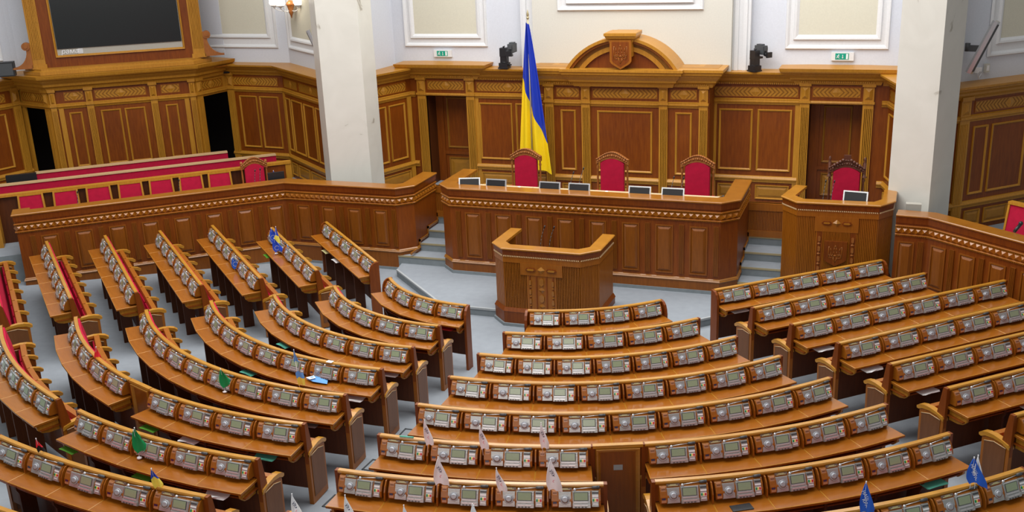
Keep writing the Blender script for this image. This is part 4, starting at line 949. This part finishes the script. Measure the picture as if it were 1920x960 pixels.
# ------------------------------------------------------------------ voting desks
def tfr(u, v, q): return (u * 1.03, -.126 + v * .43 - q * .905, 1.042 + v * 1.0 + q * .424)
def tbox(m, u0, u1, v0, v1, q0, q1, mi=0, ins=0):
    lo = [tfr(u0, v0, q0), tfr(u1, v0, q0), tfr(u1, v1, q0), tfr(u0, v1, q0)]
    hi = [tfr(u0 + ins, v0 + ins, q1), tfr(u1 - ins, v0 + ins, q1), tfr(u1 - ins, v1 - ins, q1), tfr(u0 + ins, v1 - ins, q1)]
    m.prism(lo, hi, mi)
CPROF = [(-.045, 1.14), (-.085, 1.128), (-.122, 1.085), (-.150, 1.03), (-.160, .975), (-.150, .952), (-.11, .948), (-.045, .948)]
def make_console():
    P = {}
    m = MB(); m.xpoly(CPROF[::-1], -.256, .256); P['console'] = m.mesh('console', MID)
    m = MB(); tbox(m, -.24, -.185, -.075, .085, .0, .012, 0, .004); tbox(m, -.232, -.193, .06, .066, .012, .014, 1); P['side_block'] = m.mesh('side_block', [mat('peach_wood', (.42, .19, .09), .3, coat=.4), DARK])
    m = MB(); tbox(m, -.234, -.196, -.045, -.005, .012, .016); P['card_slot'] = m.mesh('card_slot', SLOT)
    m = MB(); tbox(m, -.18, -.045, -.085, .075, 0, .016, 0, .006); tbox(m, -.04, .15, -.09, .08, .0, .028, 0, .008); tbox(m, .155, .232, -.085, .082, 0, .018, 0, .006)
    tbox(m, -.025, .125, -.04, -.022, .028, .037, 1, .003); tbox(m, -.038, .148, -.092, -.047, .02, .040, 0, .004); P['faceplate'] = m.mesh('faceplate', [FACE, SILV])
    m = MB(); c0 = tfr(-.112, -.005, .014); c1 = tfr(-.112, -.005, .028); m.cyl(c0, c1, .052, .047, 16); m.cyl(c1, tfr(-.112, -.005, .036), .040, .022, 16); P['speaker'] = m.mesh('speaker', DIAL)
    m = MB(); tbox(m, -.026, .126, -.018, .07, .026, .030, 1); tbox(m, -.018, .118, -.012, .064, .030, .033, 0); P['screen'] = m.mesh('screen', [LCD, DKG])
    m = MB(); tbox(m, -.02, .045, -.068, -.052, .040, .044, 0); tbox(m, .05, .12, -.068, -.052, .040, .044, 0)
    for i in range(4): tbox(m, -.015 + .034 * i, .005 + .034 * i, -.086, -.076, .040, .044, 1)
    P['keypad'] = m.mesh('keypad', [SILV, DKG])
    m = MB(); tbox(m, .163, .226, .02, .036, .018, .022, 3); tbox(m, .163, .226, .05, .068, .018, .021, 4)
    tbox(m, .163, .226, -.034, .004, .018, .020, 3); tbox(m, .166, .184, -.028, 0, .02, .026, 0, .002); tbox(m, .187, .200, -.028, 0, .02, .026, 1, .002); tbox(m, .204, .223, -.028, 0, .02, .026, 2, .002); tbox(m, .17, .22, -.056, -.047, .018, .021, 3)
    P['vote_buttons'] = m.mesh('vote_buttons', [GREEN, YEL, REDB, WHT, DKG])
    m = MB(); m.cyl((0, -.075, 1.138), (.17, -.072, 1.152), .005, n=6, m=1); m.ball((-.012, -.085, 1.135), .017, 1, 10); m.cyl((-.012, -.08, 1.11), (-.012, -.085, 1.135), .012, n=8)
    m.cyl((.17, -.072, 1.152), (.235, -.07, 1.152), .015, .018, 10); m.ball((.235, -.07, 1.152), .018, 0, 8); P['microphone'] = m.mesh('microphone', [DKG, SILV])
    m = MB(); tbox(m, -.175, -.04, .088, .112, -.012, .004, 0); tbox(m, -.16, -.06, .092, .097, .004, .006, 1); tbox(m, -.14, -.08, .101, .106, .004, .006, 1); P['name_plate'] = m.mesh('name_plate', [PLATE, LABY])
    return P
CON = make_console()
m = MB(); m.xpoly([(-.02, 1.15), (-.09, 1.14), (-.135, 1.09), (-.165, 1.03), (-.175, .96), (-.17, .915), (-.02, .915)][::-1], -.008, .008); DIV = m.mesh('divider', MID)
m = MB(); m.xpoly([(-.30, .0), (-.10, .0), (-.10, .70), (-.03, .76), (-.03, .88), (-.33, .88), (-.33, .76), (-.30, .70)][::-1], -.018, .018); PED = m.mesh('pedestal', DARK)
m = MB(); m.xpoly([(.0, 1.15), (.03, 1.14), (.085, .86), (.13, .50), (.03, .5), (.0, .9)], -.285, .285); UPH = m.mesh('seat_back', VELV)
m = MB(); m.xpoly([(.13, .42), (.16, .40), (.20, .70), (.18, .72), (.165, .71)], -.24, .24, 1); m.xpoly([(.165, .395), (.20, .385), (.29, .765), (.28, .80), (.20, .80), (.185, .74)], -.262, .262, 0); SEAT = m.mesh('folding_seat', [MID, VELV])
def cap(y0, wd):
    m = MB(); P = [(-.05, .735), (-.03, .765), (.08, .79), (.2, .803), (.3, .797), (.38, .775), (.43, .735), (.425, .705), (.39, .70), (.33, .735), (.2, .755), (.06, .748), (-.05, .705)]
    P = [(max(y, y0), z) for y, z in P] if y0 > -.05 else P
    Q = []
    for q in P:
        if not Q or abs(q[0] - Q[-1][0]) + abs(q[1] - Q[-1][1]) > 1e-4: Q.append(q)
    m.xpoly(Q[::-1], -wd / 2, wd / 2); return m.mesh('armrest', RAILM)
CAPE, CAPI = cap(-.06, .085), cap(.25, .06)
m = MB(); m.xpoly([(.24, .32), (.37, .30), (.38, .73), (.24, .75)], -.02, .02); ARMI = m.mesh('arm_panel', RED)
m = MB(); m.xpoly([(-.05, .0), (.37, .0), (.385, .72), (.2, .76), (-.05, .74)], -.03, .03, 0)
for sx in (-1, 1):
    x = .031 * sx; m.prism([(x, .0, .1), (x, .33, .1), (x, .34, .66), (x, .19, .71), (x, .0, .70)], [(x + .006 * sx, .0, .1), (x + .006 * sx, .33, .1), (x + .006 * sx, .34, .66), (x + .006 * sx, .19, .71), (x + .006 * sx, .0, .70)], 1)
    m.cyl((x + .006 * sx, .0, .705), (x + .006 * sx, .19, .715), .006, n=6, m=2); m.cyl((x + .006 * sx, .19, .715), (x + .006 * sx, .34, .665), .006, n=6, m=2)  # pale strip carries the moulding's white highlight in its colour
ARME = m.mesh('arm_panel', [MID, VEN, LITE])
m = MB(); m.xpoly([(-.055, .6), (.115, .6), (.07, .86), (.02, 1.14), (.01, 1.176), (-.055, 1.176)][::-1], -.022, .022); ENDB = m.mesh('end_board', RED)
m = MB(); m.xpoly([(.02, 0), (.02, 1.17), (-.04, 1.17), (-.09, 1.155), (-.14, 1.11), (-.17, 1.04), (-.185, .95), (-.185, 0)], -.022, .022, 0); FEND = m.mesh('end_board', RED)
m = MB(); m.xpoly([(-.36, .885), (-.345, .80), (-.29, .745), (-.2, .72), (-.05, .715), (-.05, .885)][::-1], -.015, .015); BRK = m.mesh('shelf_bracket', GOLD)
DT = {}
def desktop(c, dth, k):
    key = (round(c, 3), round(dth, 3))
    if key not in DT:
        m = MB()
        def X(d, g): return c / 2 + d * math.tan(dth / 2) - g
        y0, y1, z = .045, .405, .915; e = .007
        lo = [(-X(y1, .001), -y1, z - .03), (X(y1, .001), -y1, z - .03), (X(y0, .001), -y0, z - .03), (-X(y0, .001), -y0, z - .03)]
        hi = [(x, y, z - .004) for x, y, _ in lo]; h2 = [(-X(y1 - e, e), -y1 + e, z), (X(y1 - e, e), -y1 + e, z), (X(y0, e), -y0, z), (-X(y0, e), -y0, z)]
        m.add(lo + hi + h2, [(3, 2, 1, 0)] + [(i, (i + 1) % 4, 4 + (i + 1) % 4, 4 + i) for i in range(4)], 1)
        b = 0; m.add(hi + h2, [(i, (i + 1) % 4, 4 + (i + 1) % 4, 4 + i) for i in range(4)], 2); m.add(h2, [(0, 1, 2, 3)], 0)  # lighter rim: bevel highlight put into the edge colour
        DT[key] = m.mesh('desk_top', [DTOP, MID, GOLD])
    return DT[key]
NAMES = {1: 'front', 2: 'second', 3: 'third', 4: 'fourth', 5: 'fifth', 6: 'sixth', 7: 'seventh', 8: 'eighth', 9: 'ninth'}
NUM = {4: 'four', 5: 'five', 6: 'six', 7: 'seven', 8: 'eight', 9: 'nine'}
ROWS = {}
def row(key, k, pts, ths, N, label, freeends=(True, True)):
    """pts: function(i float)->(x,y) along the rail; ths(i): rail heading in radians"""
    zf = .059 * (k - 1); P = [pts(i) for i in range(N + 1)]; H = [ths(i) for i in range(N + 1)]
    mid = pts(N / 2)
    t = thing('desk_row', label, 'desk row', (mid[0], mid[1], zf), 0, 'rows of voting desks'); ROWS[key] = (pts, ths, zf, t)
    L = Vector((mid[0], mid[1], zf))
    def rel(x, y, z=0): return (x - L.x, y - L.y, z)
    path = [pts(i / 3) for i in range(3 * N + 1)]
    m = MB(); m.sweep(path, [(-.004, zf + 1.145), (.055, zf + 1.145), (.060, zf + 1.165), (.052, zf + 1.18), (.0, zf + 1.182), (-.006, zf + 1.17)]); wpart('top_rail', m, RAILM, t)
    m = MB(); m.sweep(path, [(.012, zf + .24), (.04, zf + .24), (.04, zf + 1.145), (.012, zf + 1.145)], 0); m.sweep(path, [(.0402, zf + .93), (.046, zf + .93), (.046, zf + 1.145), (.0402, zf + 1.145)], 1); wpart('back_board', m, [DARK, RED], t)
    m = MB(); m.sweep(path, [(.05, zf + .785), (.32, zf + .785), (.32, zf + .80), (.05, zf + .80)]); wpart('under_shelf', m, RED, t)
    for i in range(N):
        a, b = P[i], P[i + 1]; c = hypot(b[0] - a[0], b[1] - a[1]); an = atan2(b[1] - a[1], b[0] - a[0]); mx, my = (a[0] + b[0]) / 2, (a[1] + b[1]) / 2
        dth = H[i + 1] - H[i]; lo = rel(mx, my)
        link('desk_top', desktop(c, dth, k), t, lo, an)
        co = link('console', CON['console'], t, lo, an, ((c - .085) / .5, 1, 1))
        for nm in ('side_block', 'card_slot', 'faceplate', 'speaker', 'screen', 'keypad', 'vote_buttons', 'microphone', 'name_plate'): link(nm, CON[nm], co)
        if k > 1:
            link('seat_back', UPH, t, lo, an, (c / .57, 1, 1)); link('folding_seat', SEAT, t, lo, an, ((c - .06) / .5, 1, 1))
    for i in range(N + 1):
        x, y = P[i]; lo = rel(x, y); an = H[i]; end = i in (0, N); sg = 1 if i == 0 else -1
        if not end:
            link('divider', DIV, t, lo, an); link('pedestal', PED, t, lo, an)
            if k > 1: link('arm_panel', ARMI, t, lo, an); link('armrest', CAPI, t, lo, an)
        else:
            d = -sg * .018; q = rel(x + cos(an) * d, y + sin(an) * d)
            link('shelf_bracket', BRK, t, rel(x + cos(an) * sg * .06, y + sin(an) * sg * .06), an)
            if k > 1: link('end_board', ENDB, t, q, an); link('arm_panel', ARME, t, q, an); link('armrest', CAPE, t, q, an)
            else: link('end_board', FEND, t, q, an)
    return t
def arcrow(key, k, cx, cy, Rr, t0, t1, N, label):
    a0, a1 = R(t0), R(t1)
    f = lambda i: (cx + Rr * sin(a0 + (a1 - a0) * i / N), cy - Rr * cos(a0 + (a1 - a0) * i / N)); g = lambda i: a0 + (a1 - a0) * i / N
    return row(key, k, f, g, N, label)
def linerow(key, k, p, q, N, label):
    a = atan2(q[1] - p[1], q[0] - p[0]); return row(key, k, lambda i: (p[0] + (q[0] - p[0]) * i / N, p[1] + (q[1] - p[1]) * i / N), lambda i: a, N, label)
for k, (cx, cy, Rr, a, b, N) in {1: (.09, 19.18, 3.71, 8.3, 44.2, 4), 2: (.16, 19.01, 4.68, 5.9, 44.8, 5), 3: (.45, 18.45, 5.12, 1.8, 46.6, 7), 4: (.57, 18.27, 5.92, -.1, 47.1, 8), 5: (.58, 18.19, 6.87, -.4, 47.4, 9)}.items():
    arcrow('C%d' % k, k, cx, cy, Rr, a, b, N, 'curved row of %s desks, %s row of the block right of the centre aisle' % (NUM[N], NAMES[k]))
for key, k, cx, cy, Rr, a, b, N, lab in (
    ('C6a', 6, .41, 18.71, 8.40, .5, 18.5, 4, 'curved row of four desks left of the gate with a plaque, right block'), ('C6b', 6, .41, 18.71, 8.40, 22.9, 45.1, 5, 'curved row of five desks right of the gate with a plaque, right block'),
    ('C7a', 7, .21, 19.22, 9.92, 1.4, 19.2, 5, 'five-desk row directly behind the white-flag row, left of the gate'), ('C7b', 7, .21, 19.22, 9.92, 22.5, 43.9, 6, 'six-desk row behind the gate, right side, with a black pad on it'),
    ('C8a', 8, .21, 19.2, 10.95, 1.2, 17.9, 5, 'lowest row at the bottom edge carrying five white flags'), ('C8b', 8, .21, 19.2, 10.95, 20.6, 43.9, 7, 'lowest row at the bottom right with blue flags on it')):
    arcrow(key, k, cx, cy, Rr, a, b, N, lab)
for k, (cx, cy, Rr, a, b, N) in {1: (-.47, 17.91, 2.44, -53.2, -.2, 4), 2: (-.59, 17.53, 3.18, -53.7, 1.2, 5), 3: (-.70, 17.43, 4.13, -50.9, 2.7, 7), 4: (-.82, 17.47, 5.15, -49.7, 3.0, 8), 5: (-.93, 17.40, 6.10, -48.3, 3.2, 9)}.items():
    arcrow('L%d' % k, k, cx, cy, Rr, a, b, N, 'curved row of %s desks, %s row of the block left of the centre aisle' % (NUM[N], NAMES[k]))
for key, k, cx, cy, Rr, a, b, N, lab in (
    ('L6a', 6, -1.03, 17.49, 7.20, -47.6, -22.3, 5, 'curved row of five desks left of the plain gate, left block'), ('L6b', 6, -1.03, 17.49, 7.20, -17.9, 3.2, 4, 'curved row of four desks right of the plain gate, left block'),
    ('L7a', 7, -.78, 18.39, 9.14, -44.5, -22.2, 6, 'six-desk row curving out of the left edge, behind the sixth left row'), ('L7b', 7, -.78, 18.39, 9.14, -18.5, .9, 5, 'five-desk row with green flags, behind the plain gate, left block'),
    ('L8', 8, -.42, 22.39, 14.11, -15, -.9, 5, 'five-desk row at lower left with red-black and blue-yellow flags'), ('L9', 9, -.75, 19.3, 12.1, -16, 1, 6, 'lowest left row, just visible in the bottom left corner')):
    arcrow(key, k, cx, cy, Rr, a, b, N, lab)
WR = [((-5.542, 19.543), (-3.124, 17.243), 5), ((-6.412, 18.70), (-3.931, 16.35), 5), ((-7.729, 18.377), (-4.656, 15.548), 6), ((-8.514, 17.593), (-5.437, 14.812), 6), ((-9.343, 16.854), (-6.266, 14.05), 6), ((-10.161, 16.055), (-7.111, 13.366), 6), ((-10.97, 15.3), (-7.95, 12.6), 6)]
for i, (p, q, N) in enumerate(WR): linerow('W%d' % (i + 1), i + 1, p, q, N, 'straight row of %s desks facing the left stall, %s from the stage' % (NUM[N], 'nearest' if i == 0 else NAMES[i + 1]))
RR = [((3.481, 17.235), (6.204, 19.552), 5), ((4.266, 16.386), (6.934, 18.789), 5), ((4.963, 15.664), (8.204, 18.542), 6), ((5.696, 14.943), (8.91, 17.80), 6), ((6.423, 14.227), (9.64, 17.08), 6), ((7.132, 13.492), (10.35, 16.35), 6), ((7.862, 12.784), (11.1, 15.66), 6)]
for i, (p, q, N) in enumerate(RR): linerow('R%d' % (i + 1), i + 1, p, q, N, 'straight row of %s desks at the right side, %s from the tribune' % (NUM[N], 'nearest' if i == 0 else NAMES[i + 1]))
# gates between the halves of the sixth rows
def gate(cx, cy, Rr, a, b, lab, plaque):
    p = (cx + Rr * sin(R(a)), cy - Rr * cos(R(a))); q = (cx + Rr * sin(R(b)), cy - Rr * cos(R(b))); z = .059 * 5
    f = Fr(p[0], p[1], math.degrees(atan2(q[1] - p[1], q[0] - p[0]))); L = hypot(q[0] - p[0], q[1] - p[1])
    t = thing('aisle_gate', lab, 'gate', ((p[0] + q[0]) / 2, (p[1] + q[1]) / 2, z))
    m = MB(); m.fbox(f, 0, L, .01, .04, z + .12, z + 1.15); wpart('panel', m, RED, t)
    m = MB(); m.ring_panel(f, .02, L - .02, z + .13, z + 1.14, .04, .06, .03, 0, 1, .0); wpart('frame', m, [TOPM, PANM], t)
    m = MB(); m.fbox(f, -.01, L + .01, -.005, .058, z + 1.145, z + 1.182); wpart('top_rail', m, RAILM, t)
    m = MB()
    for s in (.02, L - .06): m.fbox(f, s, s + .04, .0, .04, z - .1, z + .14)
    wpart('foot', m, MID, t)
    if plaque: m = MB(); m.fbox(f, L * .5 - .055, L * .5 + .055, .04, .048, z + .84, z + .91); wpart('plaque', m, FACE, t, 'small grey metal plaque')
gate(.41, 18.71, 8.40, 18.7, 22.7, 'dark framed gate panel with small metal plaque in the right block', True)
gate(-1.03, 17.49, 7.20, -22.1, -18.1, 'plain dark gate panel without plaque in the left block', False)
# ------------------------------------------------------------------ pennants
def pennant(loc, h, lean, lab, parts, grp=None, base=None, wd=.16, body=None):
    if loc[2] > 1.25 and not base and h < .6 and loc[1] < 12:
        d_ = hypot(CP.x - loc[0], CP.y - loc[1]); loc = (loc[0] + (CP.x - loc[0]) / d_ * .17, loc[1] + (CP.y - loc[1]) / d_ * .17, loc[2] + .105)
    x, y, z = loc; t = thing('desk_flag', lab, 'flag', loc, atan2(CP.y - y, CP.x - x) + pi / 2, grp or 'small flags on the desks')
    m = MB(); m.cyl((0, 0, 0), (lean, 0, h), .004, n=6); m.ball((lean, 0, h), .008, 0, 6); link('pole', m.mesh('pole', WHT), t)
    if base: m = MB(); m.lathe((0, 0, 0), [(.001, 0), (.035, 0), (.032, .015), (.008, .022), (.001, .03)], 12); link('foot', m.mesh('foot', WHT), t)
    # cloth: parts = list of (t0,t1,material) down the drop
    fh = h * .70; ns, nt = 8, 14
    def pt(s, q):
        half = abs(wd) * (.06 + .52 * sin(min(1, q * 1.25) * pi / 2)) * (1 - .35 * max(0, q - .75) * 4 * (s if wd < .18 else .3))
        X = lean * (1 - .9 * q) + abs(wd) * .32 * q ** 1.5 + (s - .45) * 2 * half * .8; Z = h - .01 - fh * q - abs(s - .35) * half * .9 * (1 if q > .1 else q * 10)
        return (X, -.016 * sin(s * 8 + q * 3.5) - .008 - .02 * q, Z)
    for i, (q0, q1, mt, nm) in enumerate(parts):
        m = MB(); vs = [pt(s / ns, q0 + (q1 - q0) * q / nt) for s in range(ns + 1) for q in range(nt + 1)]
        m.add(vs, [(a * (nt + 1) + b, (a + 1) * (nt + 1) + b, (a + 1) * (nt + 1) + b + 1, a * (nt + 1) + b + 1) for a in range(ns) for b in range(nt)], 0, True)
        link(nm, m.mesh(nm, mt), t)
    if body:
        for tx, mt, sz, q, s in body:
            c = bpy.data.curves.new('lettering', 'FONT'); c.body = tx; c.size = sz; c.extrude = .0006; c.align_x = 'CENTER'; c.align_y = 'CENTER'; c.materials.append(mt); c.resolution_u = 2
            o = bpy.data.objects.new('lettering', c); COL.objects.link(o); o.parent = t; X = pt(s, q); o.location = (X[0], -.026, X[2]); o.rotation_euler = (R(90), R(62), 0); tomesh(o)
    return t
WB_ = [('УКР', NAVY, .05, .42, .5), ('ОП', PINK, .045, .72, .55)]
wl = [((1.120, 10.293, 1.295), .45, -.02, 'white flag on the second row before the gate, leftmost'), ((1.801, 10.417, 1.295), .39, -.02, 'white flag leaning between second and third consoles of the gate row'), ((2.505, 10.617, 1.295), .43, -.01, 'white flag on the gate row, nearest the gate'),
      ((1.630, 9.408, 1.354), .43, .04, 'wide white flag, left one of three on the seventh row'), ((2.383, 9.497, 1.354), .37, -.04, 'white flag, middle one of three on the seventh row'), ((2.914, 9.627, 1.354), .49, .02, 'white flag seen from behind, right one of three on the seventh row'),
      ((.486, 8.265, 1.413), .38, -.01, 'white flag tip at the bottom edge, leftmost, before the aisle'), ((1.074, 8.364, 1.413), .41, -.01, 'white flag tip at the bottom edge, second from left'), ((1.752, 8.378, 1.413), .40, -.01, 'white flag tip at the bottom edge, middle of five'),
      ((2.398, 8.569, 1.413), .41, .03, 'white flag tip at the bottom edge, left of the close pair'), ((2.459, 8.566, 1.413), .41, -.01, 'white flag tip at the bottom edge, right of the close pair')]
for i, (p, h, l, lab) in enumerate(wl): pennant(p, h, l, lab, [(0, 1, FWH, 'cloth')], 'white lettered flags on the lower rows', None, .115 if i not in (3, 5) else .18, WB_)
NK = lambda a, b: [(a, WHT, .05, .42, .40), (b, WHT, .05, .74, .42)]
pennant((7.333, 10.916, 1.463), .40, .0, 'white flag peeping out behind the right blue flag', [(0, 1, FWH, 'cloth')], None, None, .1)
pennant((7.285, 10.902, 1.463), .38, .01, 'blue lettered flag on the lowest right row, farther right', [(0, 1, FBL, 'cloth')], 'blue lettered flags', None, .22, NK('НАШ', 'КРАЙ'))
pennant((6.205, 10.035, 1.422), .45, .02, 'blue lettered flag cut by the bottom edge, lower right', [(0, 1, FBL, 'cloth')], 'blue lettered flags', None, .16, NK('НАШ', 'КРАЙ'))
STARS = [('★', STAR, .03, .55, .5)]
def stars(t, c, r):
    m = MB()
    for i in range(12):
        a = 2 * pi * i / 12; m.cyl((c[0] + r * cos(a), -.03, c[1] + r * sin(a)), (c[0] + r * cos(a), -.026, c[1] + r * sin(a)), .006, n=5)
    link('star_circle', m.mesh('star_circle', STAR), t)
t = pennant((-5.982, 18.057, .989), .45, -.04, 'blue flag with circle of stars on a white foot, left wing', [(0, 1, FEU, 'cloth')], None, True, .26); stars(t, (-.015, .24), .055)
pennant((-5.735, 17.704, .989), .59, .05, 'blue and yellow flag beside the upright starred flag', [(0, .4, FEU, 'blue_stripe'), (.4, .75, FYL, 'yellow_stripe')], None, True, .13)
t = pennant((-5.684, 17.643, .989), .37, -.02, 'blue starred flag below the blue and yellow flag', [(0, 1, FEU, 'cloth')], None, None, .24); stars(t, (.02, .16), .045)
pennant((-5.275, 17.656, 1.039), .22, -.12, 'faded blue and yellow flag leaning over a console, left wing', [(0, .45, LBL, 'blue_stripe'), (.45, 1, FYL, 'yellow_stripe')], None, None, .12)
t = pennant((-5.847, 16.386, 1.048), .29, -.01, 'small starred blue flag hanging square on the third left wing row', [(0, 1, FBL, 'cloth')], None, None, .2); stars(t, (.02, .15), .045)
pennant((-2.587, 11.346, 1.166), .37, -.02, 'green flag with pale emblem on a white foot, fifth left row', [(0, 1, FGR, 'cloth')], 'green flags', True, .2)
pennant((-2.353, 9.203, 1.284), .40, -.02, 'green flag on a white foot on the seventh left row, front one', [(0, 1, FGR, 'cloth')], 'green flags', True, .2)
pennant((-2.449, 9.302, 1.284), .36, .0, 'green flag close behind the front green flag, seventh left row', [(0, 1, FGR, 'cloth')], 'green flags', True, .14)
pennant((-1.427, 8.386, 1.413), .31, -.02, 'blue over yellow flag leaning on the lower left row', [(0, .42, FEU, 'blue_stripe'), (.42, 1, FYL, 'yellow_stripe')], None, None, .12)
pennant((-3.347, 8.641, 1.413), .27, -.02, 'red and black flag on the lower left row', [(0, .45, FRD, 'red_stripe'), (.45, .8, BLACK, 'black_stripe')], None, None, .1)
pennant((-4.964, 11.443, 1.295), .23, .04, 'small red flag at the sixth left row', [(0, 1, FRD, 'cloth')], None, None, .1)
pennant((-1.406, 11.488, 1.166), .74, -.03, 'tall pale blue and cream double flag on a white pole, left block', [(0, .3, LBL, 'upper_cloth'), (.6, .78, LBL, 'blue_stripe'), (.78, 1, FYL, 'yellow_stripe')], None, None, .12)
pennant((-7.382, 20.442, 1.75), .30, -.01, 'small blue over yellow flag on the left stall rail', [(0, .45, FEU, 'blue_stripe'), (.45, 1, FYL, 'yellow_stripe')], None, None, .15)
t = thing('toppled_flag', 'light blue and white flag lying on the desk with round white foot', 'flag', (-1.786, 12.315, 1.095))
m = MB(); m.cyl((0, 0, .03), (.42, -.18, .03), .006, n=6); link('pole', m.mesh('pole', WHT), t); m = MB(); m.cyl((-.0, 0, .04), (.02, -.01, .04), .045, .04, 14); link('foot', m.mesh('foot', WHT), t)
m = MB(); m.add([(.06, -.16, .02), (.22, -.24, .03), (.46, -.24, .02), (.42, -.14, .04), (.2, -.08, .05), (.16, -.16, .07), (.3, -.18, .06)], [(0, 1, 5), (1, 6, 5), (1, 2, 6), (2, 3, 6), (3, 4, 6), (4, 5, 6), (4, 0, 5)]); o = link('cloth', m.mesh('cloth', [LBL]), t)
m = MB(); m.add([(.05, -.15, .035), (.16, -.22, .05), (.25, -.2, .075), (.16, -.1, .06)], [(0, 1, 2, 3)]); link('white_fold', m.mesh('white_fold', FWH), t)
# ------------------------------------------------------------------ papers under the desks
def onrow(key, i, d, dz): pts, ths, zf, t = ROWS[key]; x, y = pts(i); a = ths(i); return (x + sin(a) * d, y - cos(a) * d, zf + dz), a
for key, i, d, mt, n, lab in (('R1', .5, .24, PAPER, 3, 'papers under the desk at the left end of the nearest right row'), ('R3', .5, .3, PAPER, 4, 'stack of papers sticking out under the third right row'),
    ('R4', .5, .3, PAPER, 5, 'stack of papers sticking out under the fourth right row'), ('R5', .55, .3, PAPER, 3, 'papers sticking out under the fifth right row'), ('L1', 3.5, .24, REDB, 2, 'red folder under the front left row near the aisle'),
    ('L3', 6.5, .26, PAPER, 4, 'papers under the aisle end of the third left row'), ('L4', 7.5, .3, PAPER, 4, 'dark and white papers under the aisle end of the fourth left row'), ('L5', 8.3, .26, LCDF, 3, 'grey papers under the aisle end of the fifth left row'),
    ('L6b', .5, .3, LGRN, 2, 'lime folder under the row right of the plain gate'), ('L6b', 1.6, .28, PAPER, 5, 'stack of papers under the row right of the plain gate'), ('L6b', 3.4, .3, TEAL, 4, 'green and white papers at the aisle end of the sixth left row'),
    ('L7b', .35, .3, LGRN, 2, 'lime folder under the left end of the seventh left row'), ('L7b', 2.6, .28, LGRN, 1, 'green sheet under the middle of the seventh left row'), ('L7b', 4.4, .31, PAPER, 6, 'thick paper stack under the aisle end of the seventh left row'),
    ('L3', 2.6, .3, TEAL, 3, 'teal folders under the middle of the third left row'), ('W2', 1.2, .3, LGRN, 2, 'green folder under the second left wing row'), ('W1', 1.5, .3, LABY, 2, 'yellow-white folder under the nearest left wing row'), ('W1', 2.6, .3, PAPER, 3, 'magazines under the nearest left wing row, lower ones'),
    ('C7b', 5.2, .31, TEAL, 2, 'grey-green folder sticking out under the seventh right row'), ('C7a', 1.5, .25, LGRN, 1, 'green folder under the seventh row, right block'), ('L4', 4.2, .3, TEAL, 3, 'green papers under the middle of the fourth left row'), ('R6', 1.6, .3, PAPER, 3, 'papers under the sixth right row')):
    p, a = onrow(key, i, d, .802); sheet('papers', p, .3, .24, a, lab, 'papers', mt, n)
p, a = onrow('C7b', 1.45, .3, .917); t = sheet('dark_pad', p, .24, .12, a, 'black pad lying on the seventh right row beside the console', 'pad', BLACK, 2)
p, a = onrow('L4', 6.6, .045, 1.19); t = sheet('note_card', (p[0], p[1], p[2]), .1, .07, a, 'small white note lying on the rail of the fourth left row', 'note', PAPER, 1)
p, a = onrow('C6a', .55, .05, 1.185); m = MB(); m.cyl((-.09, 0, .012), (.09, .01, .012), .011, n=8); o = link('green_pen', m.mesh('green_pen', TEAL)); o.location = p; o.rotation_euler.z = a; tag(o, 'green marker lying on the rail at the left end of the gate row', 'pen')
for x, y, d in ((-.2, 12.6, 3), (-.2, 11.5, 0), (-.2, 10.4, 0), (-.15, 9.2, 0), (-.3, 8.0, 0), (4.75, 14.9, 45), (5.5, 14.0, 45), (6.2, 13.3, 45), (6.9, 12.5, 45)): hatch(x, y, d)
